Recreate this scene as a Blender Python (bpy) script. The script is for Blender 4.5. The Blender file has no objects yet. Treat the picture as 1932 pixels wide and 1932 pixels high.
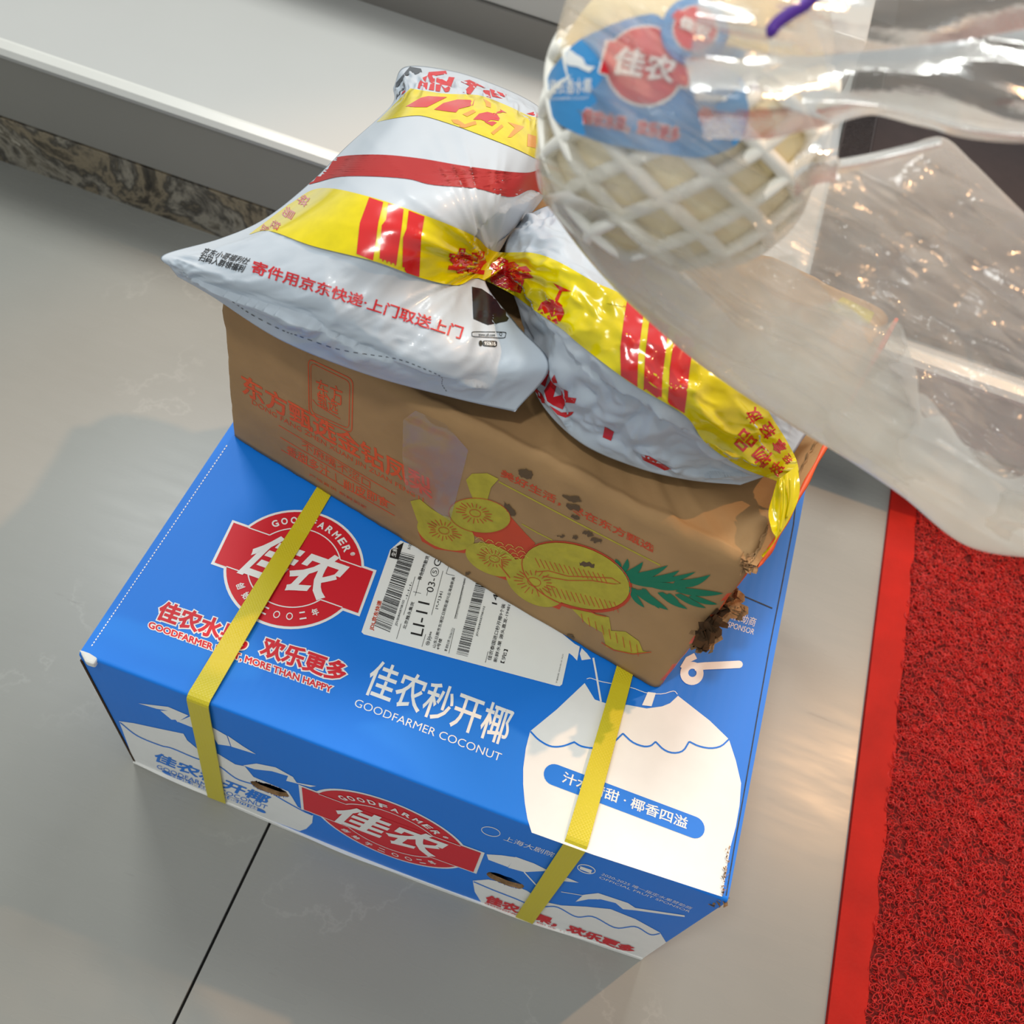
import bpy, bmesh, math, random
import numpy as np
from mathutils import Vector, Matrix
from mathutils.bvhtree import BVHTree
from mathutils.geometry import tessellate_polygon
random.seed(7); RNG = np.random.RandomState(11)
SC = bpy.context.scene; COL = SC.collection

# ------------------------------------------------------------------ camera
F = 1827.494
R = np.array([[0.9389469274, 0.3384766260, -0.0617433493], [0.3127540232, -0.7648578268, 0.5631850724],
              [0.1434000992, -0.5481113742, -0.8240208329]])       # columns: image right, image down, forward
C = np.array([0.276525, -0.19907, 0.833119])
cd = bpy.data.cameras.new('camera'); cam = bpy.data.objects.new('camera', cd); COL.objects.link(cam)
cam.matrix_world = Matrix([[R[0, 0], -R[0, 1], -R[0, 2], C[0]], [R[1, 0], -R[1, 1], -R[1, 2], C[1]],
                           [R[2, 0], -R[2, 1], -R[2, 2], C[2]], [0, 0, 0, 1]])
cd.sensor_width = 36; cd.lens = F / 1932 * 36; cd.clip_start = .01
cd.dof.use_dof = True; cd.dof.focus_distance = .66; cd.dof.aperture_fstop = 9.0
SC.camera = cam
# ------------------------------------------------------------------ light
W = bpy.data.worlds.new('world'); SC.world = W; W.use_nodes = True
W.node_tree.nodes['Background'].inputs[0].default_value = (.95, 1, .99, 1)
W.node_tree.nodes['Background'].inputs[1].default_value = .52
def area(name, loc, target, sx, sy, power, col):
    d = bpy.data.lights.new(name, 'AREA'); d.shape = 'RECTANGLE'; d.size = sx; d.size_y = sy; d.energy = power; d.color = col
    o = bpy.data.objects.new(name, d); COL.objects.link(o); o.location = loc
    o.rotation_euler = (Vector(target) - Vector(loc)).to_track_quat('-Z', 'Y').to_euler(); return o
area('ceiling_panel_light', (.35, 1.9, 2.6), (.2, .5, .2), .6, .6, 36, (.97, 1, .97))
area('ceiling_panel_light', (-1.1, 1.5, 2.7), (.1, .5, .2), .6, .6, 26, (.97, 1, .97))
def spot(loc, target, power, col, rad, ang, name='warm_spotlight'):
    d = bpy.data.lights.new(name, 'SPOT'); d.energy = power; d.color = col; d.shadow_soft_size = rad
    d.spot_size = math.radians(ang); d.spot_blend = .4
    o = bpy.data.objects.new(name, d); COL.objects.link(o); o.location = loc
    o.rotation_euler = (Vector(target) - Vector(loc)).to_track_quat('-Z', 'Y').to_euler(); return o
spot((1.56, 1.50, 2.6), (.45, .2, 0), 150, (1, .56, .26), .03, 31)
d_ = spot((-.25, -.62, 2.45), (.20, .24, .25), 60, (1, 1, .96), .10, 31, 'front_fill_spot'); d_.data.spot_blend = 1  # added fill from the front to brighten the pile, no known ceiling lamp
SC.view_settings.view_transform = 'Standard'; SC.view_settings.look = 'None'
SC.view_settings.exposure = 0.0; SC.view_settings.gamma = 1.0; SC.view_settings.use_curve_mapping = False
SC.cycles.max_bounces = 12; SC.cycles.transparent_max_bounces = 24
SC.cycles.use_denoising = True

# ------------------------------------------------------------------ helpers
def rays(px):
    px = np.atleast_2d(np.asarray(px, float))
    q = np.stack([(px[:, 0] - 966) / F, (px[:, 1] - 966) / F, np.ones(len(px))], 1)
    return q @ R.T
def at_z(px, z): d = rays(px); return C + d * ((z - C[2]) / d[:, 2])[:, None]
def at_y(px, y): d = rays(px); return C + d * ((y - C[1]) / d[:, 1])[:, None]
def at_d(px, dist):
    d = rays(px); d = d / np.linalg.norm(d, axis=1)[:, None]; return C + d * np.asarray(dist)[:, None]
def srgb(r, g, b):
    f = lambda c: (c / 255 / 12.92) if c <= 10.3 else ((c / 255 + .055) / 1.055) ** 2.4
    return (f(r), f(g), f(b), 1)
def mesh_obj(name, verts, faces, mat=None, parent=None, smooth=False, **props):
    me = bpy.data.meshes.new(name)
    me.from_pydata([tuple(map(float, v)) for v in verts], [], [tuple(map(int, f)) for f in faces]); me.validate()
    if smooth: me.polygons.foreach_set('use_smooth', [True] * len(me.polygons))
    o = bpy.data.objects.new(name, me); COL.objects.link(o)
    if mat: me.materials.append(mat)
    if parent: o.parent = parent
    for k, v in props.items(): o[k] = v
    return o
def thing(name, loc, **props):
    o = bpy.data.objects.new(name, None); COL.objects.link(o); o.location = loc; o.empty_display_size = .02
    for k, v in props.items(): o[k] = v
    bpy.context.view_layer.update(); return o
def adopt(o, parent):      # parent, keeping the world position (parts are built in world coordinates)
    o.parent = parent; o.matrix_parent_inverse = Matrix.Translation(-parent.location) if parent.type == 'EMPTY' else parent.matrix_parent_inverse
    return o
ROOT = {}
def part(name, verts, faces, mat, parent, smooth=False, **props):
    o = mesh_obj(name, verts, faces, mat, None, smooth, **props)
    o.parent = parent
    if parent.type == 'EMPTY': o.matrix_parent_inverse = Matrix.Translation(-Vector(parent.location))
    return o
def bevel(o, w, seg=2):
    m = o.modifiers.new('bevel', 'BEVEL'); m.width = w; m.segments = seg; m.limit_method = 'ANGLE'; return o
def box_geo(x0, x1, y0, y1, z0, z1):
    v = [(x, y, z) for z in (z0, z1) for y in (y0, y1) for x in (x0, x1)]
    return v, [(0, 2, 3, 1), (4, 5, 7, 6), (0, 1, 5, 4), (2, 6, 7, 3), (0, 4, 6, 2), (1, 3, 7, 5)]
def join(*geos):
    V, Fc = [], []
    for v, f in geos:
        n = len(V); V += list(map(tuple, v)); Fc += [tuple(i + n for i in q) for q in f]
    return V, Fc
def tube(pts, r, sides=8, closed=False):
    P = [Vector(p) for p in pts]; V, Fc = [], []; n = len(P)
    for i, p in enumerate(P):
        t = ((P[(i + 1) % n] if (closed or i < n - 1) else p) - (P[i - 1] if (closed or i > 0) else p)).normalized()
        a = t.cross(Vector((.13, .31, .95))).normalized(); b = t.cross(a)
        rr = r[i] if hasattr(r, '__len__') else r
        for k in range(sides): th = 2 * math.pi * k / sides; V.append(tuple(p + (a * math.cos(th) + b * math.sin(th)) * rr))
    for i in range(n if closed else n - 1):
        for k in range(sides):
            a, b = i * sides + k, i * sides + (k + 1) % sides; j = ((i + 1) % n) * sides
            Fc.append((a, b, j + (k + 1) % sides, j + k))
    if not closed: Fc += [tuple(range(sides))[::-1], tuple((n - 1) * sides + k for k in range(sides))]
    return V, Fc
# --- noise on arrays
def vnoise(u, v, seed=0):
    r = np.random.RandomState(seed).rand(64, 64)
    iu, iv = np.floor(u).astype(int), np.floor(v).astype(int); fu, fv = u - iu, v - iv
    fu = fu * fu * (3 - 2 * fu); fv = fv * fv * (3 - 2 * fv); g = lambda a, b: r[a % 64, b % 64]
    return (g(iu, iv) * (1 - fu) + g(iu + 1, iv) * fu) * (1 - fv) + (g(iu, iv + 1) * (1 - fu) + g(iu + 1, iv + 1) * fu) * fv
def ridged(u, v, seed=0): return 1 - np.abs(2 * vnoise(u, v, seed) - 1)
def facets(u, v, n, seed, lo=0, hi=1):      # crumple: creased random planes
    r = np.random.RandomState(seed); S = r.rand(n, 2) * (hi - lo) + lo; h = r.rand(n); g = r.randn(n, 2)
    best = np.full(u.shape, 1e9)
    for s, k, a in zip(S, h, g):
        best = np.minimum(best, np.hypot(u - s[0], v - s[1]) * (1 + .5 * k) + .06 * k)
    return best
def catmull(P, n):          # P (k,d) -> n samples
    P = np.asarray(P, float); k = len(P); Q = np.vstack([2 * P[0] - P[1], P, 2 * P[-1] - P[-2]])
    t = np.linspace(0, k - 1 - 1e-9, n); i = t.astype(int); f = (t - i)[:, None]
    a, b, c, d = Q[i], Q[i + 1], Q[i + 2], Q[i + 3]
    return .5 * (2 * b + (c - a) * f + (2 * a - 5 * b + 4 * c - d) * f ** 2 + (3 * b - a - 3 * c + d) * f ** 3)
def net(N, nu, nv):         # control net rows x cols x d -> nv x nu x d
    N = np.asarray(N, float)
    A = np.stack([catmull(N[r], nu) for r in range(N.shape[0])])
    return np.stack([catmull(A[:, c], nv) for c in range(nu)], 1)
def grid_faces(nv, nu, base=0, flip=False):
    f = []
    for i in range(nv - 1):
        for j in range(nu - 1):
            a = base + i * nu + j; q = (a, a + 1, a + nu + 1, a + nu); f.append(q[::-1] if flip else q)
    return f

# ------------------------------------------------------------------ materials
def mat(name, col, rough=.6, spec=.5, noise=0, nscale=30, bump=0, bscale=200, metallic=0, coat=0, sheen=0, build=None):
    m = bpy.data.materials.new(name); m.use_nodes = True; nt = m.node_tree; b = nt.nodes['Principled BSDF']
    b.inputs['Base Color'].default_value = col; b.inputs['Roughness'].default_value = rough
    b.inputs['Specular IOR Level'].default_value = spec; b.inputs['Metallic'].default_value = metallic
    b.inputs['Coat Weight'].default_value = coat; b.inputs['Coat Roughness'].default_value = .12
    L = nt.links.new; tc = nt.nodes.new('ShaderNodeTexCoord')
    if noise:
        n = nt.nodes.new('ShaderNodeTexNoise'); n.inputs['Scale'].default_value = nscale; n.inputs['Detail'].default_value = 6
        L(tc.outputs['Object'], n.inputs['Vector'])
        hs = nt.nodes.new('ShaderNodeHueSaturation'); hs.inputs['Color'].default_value = col
        mr = nt.nodes.new('ShaderNodeMapRange'); L(n.outputs['Fac'], mr.inputs[0]); mr.inputs[1].default_value = .3; mr.inputs[2].default_value = .7
        mr.inputs[3].default_value = 1 - noise; mr.inputs[4].default_value = 1 + noise
        L(mr.outputs[0], hs.inputs['Value']); L(hs.outputs[0], b.inputs['Base Color'])
    if bump:
        n2 = nt.nodes.new('ShaderNodeTexNoise'); n2.inputs['Scale'].default_value = bscale; n2.inputs['Detail'].default_value = 4
        L(tc.outputs['Object'], n2.inputs['Vector'])
        bp = nt.nodes.new('ShaderNodeBump'); bp.inputs['Strength'].default_value = bump; bp.inputs['Distance'].default_value = .001
        L(n2.outputs['Fac'], bp.inputs['Height']); L(bp.outputs[0], b.inputs['Normal'])
    if build: build(nt, b, tc, L)
    return m
def ramp(nt, stops):
    r = nt.nodes.new('ShaderNodeValToRGB'); e = r.color_ramp.elements
    while len(e) < len(stops): e.new(.5)
    for k, (p, c) in enumerate(stops): e[k].position = p; e[k].color = c
    return r
def stone_tile(nt, b, tc, L):       # pale grey porcelain: soft clouds, thin veins, scuffs
    n = nt.nodes.new('ShaderNodeTexNoise'); n.inputs['Scale'].default_value = 4; n.inputs['Detail'].default_value = 5; L(tc.outputs['Object'], n.inputs['Vector'])
    r = ramp(nt, [(.3, srgb(146, 145, 139)), (.7, srgb(155, 154, 148))]); L(n.outputs['Fac'], r.inputs[0])
    w = nt.nodes.new('ShaderNodeTexNoise'); w.inputs['Scale'].default_value = 2.6; w.inputs['Detail'].default_value = 8; w.inputs['Roughness'].default_value = .62; L(tc.outputs['Object'], w.inputs['Vector'])
    s = nt.nodes.new('ShaderNodeMath'); s.operation = 'SUBTRACT'; s.inputs[1].default_value = .5; L(w.outputs['Fac'], s.inputs[0])
    a = nt.nodes.new('ShaderNodeMath'); a.operation = 'ABSOLUTE'; L(s.outputs[0], a.inputs[0])
    vr = ramp(nt, [(0, (1, 1, 1, 1)), (.006, (0, 0, 0, 1))]); L(a.outputs[0], vr.inputs[0])
    n3 = nt.nodes.new('ShaderNodeTexNoise'); n3.inputs['Scale'].default_value = 7; L(tc.outputs['Object'], n3.inputs['Vector'])
    r3 = ramp(nt, [(.5, (0, 0, 0, 1)), (.62, (.13, .13, .13, 1))]); L(n3.outputs['Fac'], r3.inputs[0])
    mu = nt.nodes.new('ShaderNodeMath'); mu.operation = 'MULTIPLY'; L(vr.outputs[0], mu.inputs[0]); L(r3.outputs[0], mu.inputs[1])
    mx = nt.nodes.new('ShaderNodeMix'); mx.data_type = 'RGBA'; L(mu.outputs[0], mx.inputs[0]); L(r.outputs[0], mx.inputs[6]); mx.inputs[7].default_value = srgb(206, 203, 196)
    mp = nt.nodes.new('ShaderNodeMapping'); mp.inputs['Scale'].default_value = (9, 55, 9); mp.inputs['Rotation'].default_value = (0, 0, .9); L(tc.outputs['Object'], mp.inputs[0])
    sc = nt.nodes.new('ShaderNodeTexNoise'); sc.inputs['Scale'].default_value = 1.5; sc.inputs['Detail'].default_value = 3; L(mp.outputs[0], sc.inputs['Vector'])
    r4 = ramp(nt, [(.72, (0, 0, 0, 1)), (.78, (.3, .3, .3, 1))]); L(sc.outputs['Fac'], r4.inputs[0])
    mx2 = nt.nodes.new('ShaderNodeMix'); mx2.data_type = 'RGBA'; L(r4.outputs[0], mx2.inputs[0]); L(mx.outputs[2], mx2.inputs[6]); mx2.inputs[7].default_value = srgb(110, 107, 102)
    L(mx2.outputs[2], b.inputs['Base Color'])
    rr = nt.nodes.new('ShaderNodeMapRange'); rr.inputs[3].default_value = .2; rr.inputs[4].default_value = .34; L(sc.outputs['Fac'], rr.inputs[0]); L(rr.outputs[0], b.inputs['Roughness'])
def granite(nt, b, tc, L):
    n = nt.nodes.new('ShaderNodeTexNoise'); n.inputs['Scale'].default_value = 11; n.inputs['Detail'].default_value = 12; n.inputs['Roughness'].default_value = .66; n.inputs['Distortion'].default_value = .6; L(tc.outputs['Object'], n.inputs['Vector'])
    r = ramp(nt, [(.34, srgb(28, 28, 30)), (.42, srgb(84, 76, 64)), (.47, srgb(150, 136, 112)), (.52, srgb(70, 66, 60)), (.58, srgb(160, 152, 136)), (.64, srgb(92, 84, 70)), (.70, srgb(206, 198, 180))])
    L(n.outputs['Fac'], r.inputs[0]); L(r.outputs[0], b.inputs['Base Color'])
M = {}
M['tile'] = mat('porcelain_tile', srgb(182, 179, 173), .28, .25, build=stone_tile)
M['grout'] = mat('dark_joint', srgb(30, 28, 26), .9)
M['granite'] = mat('brown_granite', srgb(90, 80, 70), .3, .5, build=granite)
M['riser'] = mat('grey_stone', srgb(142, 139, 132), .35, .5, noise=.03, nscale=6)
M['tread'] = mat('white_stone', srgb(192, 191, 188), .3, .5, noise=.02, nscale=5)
M['edge'] = mat('polished_stone_edge', srgb(222, 220, 214), .3, .5, noise=.02, nscale=20)
M['matred'] = mat('red_vinyl', srgb(176, 24, 13), .65, .2, noise=.12, nscale=25, bump=.3, bscale=300)
M['coil'] = mat('red_coil', srgb(210, 28, 22), .42, .5)
M['matbase'] = mat('red_mat_backing', srgb(104, 10, 7), .9)
M['doormat'] = mat('dark_brown_rubber', srgb(44, 32, 32), .6, .3, noise=.1, nscale=60, bump=.3, bscale=500)
def corr(nt, b, tc, L):
    w = nt.nodes.new('ShaderNodeTexWave'); w.bands_direction = 'X'; w.inputs['Scale'].default_value = 45; w.inputs['Distortion'].default_value = .6; L(tc.outputs['Object'], w.inputs['Vector'])
    bp = nt.nodes.new('ShaderNodeBump'); bp.inputs['Strength'].default_value = .05; bp.inputs['Distance'].default_value = .0006; L(w.outputs['Fac'], bp.inputs['Height']); L(bp.outputs[0], b.inputs['Normal'])
M['blue'] = mat('blue_printed_board', srgb(2, 122, 228), .5, .4, noise=.03, nscale=12, build=corr)
M['bluepr'] = mat('blue_print', srgb(4, 122, 226), .5, .4)
M['white'] = mat('white_print', srgb(240, 240, 238), .5, .4, noise=.015, nscale=90)
M['whiteboard'] = mat('white_board', srgb(225, 224, 220), .6, .3, noise=.04, nscale=60)
M['red'] = mat('red_print', srgb(214, 24, 42), .5, .4)
M['rawboard'] = mat('raw_corrugated_board', srgb(150, 118, 84), .9, .1, noise=.35, nscale=150, bump=1, bscale=400)
M['darkin'] = mat('dark_inside_board', srgb(70, 52, 36), .9, .1)  # dark board brown, also paints the shade inside the torn hole
M['sticker'] = mat('thermal_paper', srgb(238, 241, 240), .4, .4, noise=.01, nscale=70)
M['black'] = mat('black_print', srgb(26, 26, 28), .5, .4)
def weave(nt, b, tc, L):
    mp = nt.nodes.new('ShaderNodeMapping'); mp.inputs['Rotation'].default_value = (0, 0, math.radians(45)); L(tc.outputs['Object'], mp.inputs[0])
    ck = nt.nodes.new('ShaderNodeTexVoronoi'); ck.distance = 'CHEBYCHEV'; ck.inputs['Scale'].default_value = 560; ck.inputs['Randomness'].default_value = .12; L(mp.outputs[0], ck.inputs['Vector'])
    bp = nt.nodes.new('ShaderNodeBump'); bp.inputs['Strength'].default_value = .7; bp.inputs['Distance'].default_value = .0005; bp.invert = True; L(ck.outputs['Distance'], bp.inputs['Height']); L(bp.outputs[0], b.inputs['Normal'])
M['strap'] = mat('yellow_strapping', srgb(212, 196, 34), .38, .5, build=weave)
M['kraft'] = mat('kraft_board', srgb(160, 126, 86), .75, .25, noise=.10, nscale=22, bump=.25, bscale=160)
M['kraftpr'] = mat('orange_print', srgb(214, 88, 48), .7, .3)
M['kraftred'] = mat('rust_red_print', srgb(196, 72, 42), .7, .3)
M['kraftyel'] = mat('yellow_green_print', srgb(176, 162, 52), .7, .3, noise=.1, nscale=120)
M['kraftyel2'] = mat('pale_yellow_print', srgb(210, 196, 84), .7, .3)
M['green'] = mat('green_print', srgb(22, 112, 82), .7, .3)
M['stain'] = mat('grease_stain', srgb(92, 72, 48), .6, .3)
M['orangeface'] = mat('orange_side_print', srgb(214, 84, 38), .45, .4, noise=.12, nscale=60)
M['bag'] = mat('grey_blue_mailer_film', srgb(180, 190, 201), .42, .4, noise=.02, nscale=25, coat=.12)
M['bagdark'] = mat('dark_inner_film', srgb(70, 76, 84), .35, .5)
M['tape'] = mat('yellow_tape', srgb(212, 196, 0), .2, .4, noise=.07, nscale=110, coat=.3)
M['tape2'] = mat('olive_yellow_tape', srgb(226, 214, 16), .16, .6, noise=.06, nscale=60, coat=.5)
M['tapered'] = mat('red_tape_print', srgb(200, 22, 24), .18, .6, coat=.5)
M['tapeorange'] = mat('orange_tape_print', srgb(222, 148, 20), .18, .6, coat=.5)
M['bagred'] = mat('red_mailer_print', srgb(188, 22, 34), .4, .5, coat=.2)
M['bagred2'] = mat('brick_red_mailer_band', srgb(156, 26, 26), .5, .4, coat=0)
M['bagblack'] = mat('black_mailer_print', srgb(24, 26, 30), .3, .5, coat=.2)
def film(name, alpha, tint, rough=.08, haze=.5, bumps=.5, gloss=.7):
    m = bpy.data.materials.new(name); m.use_nodes = True; nt = m.node_tree; nt.nodes.clear(); L = nt.links.new
    out = nt.nodes.new('ShaderNodeOutputMaterial'); tr = nt.nodes.new('ShaderNodeBsdfTransparent'); tr.inputs[0].default_value = (.97, .97, .96, 1)
    df = nt.nodes.new('ShaderNodeBsdfDiffuse'); df.inputs[0].default_value = tint
    tl = nt.nodes.new('ShaderNodeBsdfTranslucent'); tl.inputs[0].default_value = tint
    gl = nt.nodes.new('ShaderNodeBsdfGlossy'); gl.inputs['Roughness'].default_value = rough; gl.inputs[0].default_value = (1, 1, 1, 1)
    tc = nt.nodes.new('ShaderNodeTexCoord')
    vo = nt.nodes.new('ShaderNodeTexVoronoi'); vo.inputs['Scale'].default_value = 620; vo.inputs['Randomness'].default_value = .15; L(tc.outputs['Object'], vo.inputs['Vector'])
    nz = nt.nodes.new('ShaderNodeTexNoise'); nz.inputs['Scale'].default_value = 45; nz.inputs['Detail'].default_value = 5; L(tc.outputs['Object'], nz.inputs['Vector'])
    ad = nt.nodes.new('ShaderNodeMath'); ad.operation = 'MULTIPLY_ADD'; ad.inputs[1].default_value = .25; L(vo.outputs['Distance'], ad.inputs[0]); L(nz.outputs['Fac'], ad.inputs[2])
    bp = nt.nodes.new('ShaderNodeBump'); bp.inputs['Strength'].default_value = bumps; bp.inputs['Distance'].default_value = .0007; L(ad.outputs[0], bp.inputs['Height'])
    for s in (gl,): L(bp.outputs[0], s.inputs['Normal'])
    mx = nt.nodes.new('ShaderNodeMixShader'); mx.inputs[0].default_value = haze; L(df.outputs[0], mx.inputs[1]); L(tl.outputs[0], mx.inputs[2])
    mx2 = nt.nodes.new('ShaderNodeMixShader')
    n2 = nt.nodes.new('ShaderNodeTexNoise'); n2.inputs['Scale'].default_value = 9; n2.inputs['Detail'].default_value = 3; L(tc.outputs['Object'], n2.inputs['Vector'])
    mr = nt.nodes.new('ShaderNodeMapRange'); mr.inputs[1].default_value = .35; mr.inputs[2].default_value = .65; mr.inputs[3].default_value = alpha * .75; mr.inputs[4].default_value = min(1, alpha * 1.25)
    L(n2.outputs['Fac'], mr.inputs[0]); L(mr.outputs[0], mx2.inputs[0]); L(tr.outputs[0], mx2.inputs[1]); L(mx.outputs[0], mx2.inputs[2])
    fr0 = nt.nodes.new('ShaderNodeFresnel'); fr0.inputs[0].default_value = 1.42; L(bp.outputs[0], fr0.inputs['Normal'])
    fr = nt.nodes.new('ShaderNodeMath'); fr.operation = 'MULTIPLY'; fr.inputs[1].default_value = gloss; L(fr0.outputs[0], fr.inputs[0])
    mx3 = nt.nodes.new('ShaderNodeMixShader'); L(fr.outputs[0], mx3.inputs[0]); L(mx2.outputs[0], mx3.inputs[1]); L(gl.outputs[0], mx3.inputs[2])
    L(mx3.outputs[0], out.inputs[0]); return m
M['film'] = film('clear_bag_film', .30, srgb(246, 243, 238), .12, .7, .7)
M['filmthin'] = film('thin_clear_bag_film', .2, srgb(240, 236, 230), .16, .6, .9)
M['filmthick'] = film('milky_folded_film', .50, srgb(252, 251, 247), .2, .5)
M['cleartape'] = film('clear_packing_tape', .12, srgb(140, 124, 122), .25, .2, .06, .15)
M['coconut'] = mat('peeled_coconut_flesh', srgb(246, 228, 184), .6, .3, noise=.07, nscale=40, bump=.5, bscale=90)
M['foam'] = mat('white_foam_net', srgb(250, 247, 238), .7, .3)
M['cocoblue'] = mat('blue_coconut_label', srgb(60, 148, 212), .35, .4)
M['cocoblue2'] = mat('deep_blue_coconut_label', srgb(24, 108, 190), .35, .4)
M['purple'] = mat('purple_film', srgb(84, 40, 150), .4, .4)

# ------------------------------------------------------------------ print helpers
TXT = {}
def text_geo(s, bold=0.0):
    k = (s, bold)
    if k in TXT: return TXT[k]
    c = bpy.data.curves.new('t', 'FONT'); c.body = s; c.resolution_u = 3; c.fill_mode = 'FRONT'
    if bold > 0: c.bevel_depth = bold; c.bevel_resolution = 0
    elif bold < 0: c.offset = bold
    o = bpy.data.objects.new('t', c); COL.objects.link(o)
    me = bpy.data.meshes.new_from_object(o.evaluated_get(bpy.context.evaluated_depsgraph_get()))
    V = np.array([tuple(v.co) for v in me.vertices]).reshape(-1, 3); Fc = []
    for p in me.polygons:
        if bold > 0 and (p.center.z < -1e-4 or abs(p.normal.z) < .05): continue
        Fc.append(tuple(p.vertices) if p.normal.z > 0 else tuple(p.vertices)[::-1])
    V[:, 2] = V[:, 2] / bold * .05 if bold > 0 else 0                     # lift in millimetres
    used = sorted({i for f in Fc for i in f}); mp = {u: j for j, u in enumerate(used)}; V = V[used]; Fc = [tuple(mp[i] for i in f) for f in Fc]
    bpy.data.objects.remove(o); bpy.data.curves.remove(c); bpy.data.meshes.remove(me)
    TXT[k] = (V, Fc); return TXT[k]
def fit_text(s, bold=0.0):                      # normalised to 0..1 in x and y (extent of the regular-weight text)
    V, Fc = text_geo(s, bold); V0, _ = text_geo(s, 0)
    lo, hi = V0[:, :2].min(0), V0[:, :2].max(0); V = V.copy(); V[:, :2] = (V[:, :2] - lo) / (hi - lo)
    return V, Fc
def poly_geo(loops):                             # loops: outer + holes in 2D
    loops = [np.asarray(l, float) for l in loops]
    t = tessellate_polygon([[Vector((p[0], p[1], 0)) for p in l] for l in loops])
    return np.vstack(loops), [tuple(x) for x in t]
def stroke_geo(pts, w, closed=False):
    P = np.asarray(pts, float)
    if closed: P = np.vstack([P, P[:1]])
    T = np.gradient(P, axis=0)
    if closed: T[0] = T[-1] = P[1] - P[-2]
    T /= np.linalg.norm(T, axis=1)[:, None] + 1e-12; N = np.stack([-T[:, 1], T[:, 0]], 1)
    ww = (np.asarray(w) if hasattr(w, '__len__') else np.full(len(P), w))[:, None] / 2
    V = np.vstack([P + N * ww, P - N * ww]); n = len(P)
    return V, [(i, i + 1, n + i + 1, n + i) for i in range(n - 1)]
def arc(cx, cy, rx, ry, a0, a1, n=24, rot=0):
    t = np.radians(np.linspace(a0, a1, n)); x, y = rx * np.cos(t), ry * np.sin(t); c, s = math.cos(math.radians(rot)), math.sin(math.radians(rot))
    return np.stack([cx + x * c - y * s, cy + x * s + y * c], 1)
def z3(V):
    V = np.asarray(V, float); return V if V.shape[1] == 3 else np.hstack([V, np.zeros((len(V), 1))])
def cat2(*gs):
    V = []; Fc = []; n = 0
    for k, (v, f) in enumerate(gs):
        v = z3(v).copy(); v[:, 2] += .004 * (k % 12); V.append(v); Fc += [tuple(i + n for i in q) for q in f]; n += len(v)
    return np.vstack(V), Fc
def refine(V, Fc, L):                            # subdivide a 2D mesh until edges are short
    V = z3(V); bm = bmesh.new(); vs = [bm.verts.new(tuple(q)) for q in V]
    for q in Fc:
        try: bm.faces.new([vs[i] for i in q])
        except ValueError: pass
    bmesh.ops.triangulate(bm, faces=bm.faces)
    for _ in range(6):
        e = [x for x in bm.edges if x.calc_length() > L]
        if not e: break
        bmesh.ops.subdivide_edges(bm, edges=e, cuts=1); bmesh.ops.triangulate(bm, faces=bm.faces)
    bm.verts.index_update()
    V2 = np.array([tuple(v.co) for v in bm.verts]); F2 = [tuple(v.index for v in f.verts) for f in bm.faces]; bm.free(); return V2, F2
def bow(x, z): return -.0065 * np.sin(np.pi * np.clip(np.asarray(x) / .45, 0, 1)) * np.clip(1 - np.asarray(z) / .21366, 0, 1) ** 1.2
def at_front(P):
    y = np.zeros(len(np.atleast_2d(P))); d = rays(P)
    for _ in range(5):
        Q = C + d * ((y - C[1]) / d[:, 1])[:, None]; y = bow(Q[:, 0], Q[:, 2])
    return Q
class Plane:
    def __init__(s, kind, val, n): s.kind, s.val, s.n = kind, val, np.array(n, float)
    def px(s, P): return at_z(P, s.val) if s.kind == 'z' else at_front(P)
    def put(s, name, V, Fc, m, parent, layer=1, cut=None, **k):          # V in photo pixels
        V = z3(V)
        if s.kind == 'y' and cut is None: V, Fc = refine(V, Fc, 25)
        if cut is not None: V, Fc = refine(V, Fc, 4); Fc = [f for f in Fc if not any(inside(V[list(f), :2].mean(0), h) for h in cut)]
        return part(name, s.px(V[:, :2]) + s.n * (.00025 * layer + V[:, 2:] * .001), Fc, m, parent, **k)
    def frame(s, p0, p1, p2): A = s.px([p0, p1, p2]); return lambda V: A[0] + np.outer(V[:, 0], A[1] - A[0]) + np.outer(V[:, 1], A[2] - A[0])
    def local(s, name, V, Fc, fr, m, parent, layer=1, cut=None, **k):
        V = z3(V)
        if cut is not None:
            V, Fc = refine(V, Fc, .03); W_ = fr(V); Q = to_px(W_); Fc = [f for f in Fc if not any(inside(Q[list(f)].mean(0), h) for h in cut)]
        if s.kind == 'y' and cut is None: V, Fc = refine(V, Fc, .12)
        Q = fr(V)
        if s.kind == 'y': Q[:, 1] = bow(Q[:, 0], Q[:, 2])
        return part(name, Q + s.n * (.00025 * layer + V[:, 2:] * .001), Fc, m, parent, **k)
    def text(s, t, p0, p1, p2, m, parent, layer=1, bold=0, name='lettering', **k):
        V, Fc = fit_text(t, bold); return s.local(name, V, Fc, s.frame(p0, p1, p2), m, parent, layer, **k)
def to_px(P):
    c = (np.asarray(P) - C) @ R; return 966 + F * c[:, :2] / c[:, 2:3]
def inside(p, poly):
    x, y = p; r = False; n = len(poly)
    for i in range(n):
        (x1, y1), (x2, y2) = poly[i], poly[i - 1]
        if (y1 > y) != (y2 > y) and x < (x2 - x1) * (y - y1) / (y2 - y1) + x1: r = not r
    return r
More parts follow.
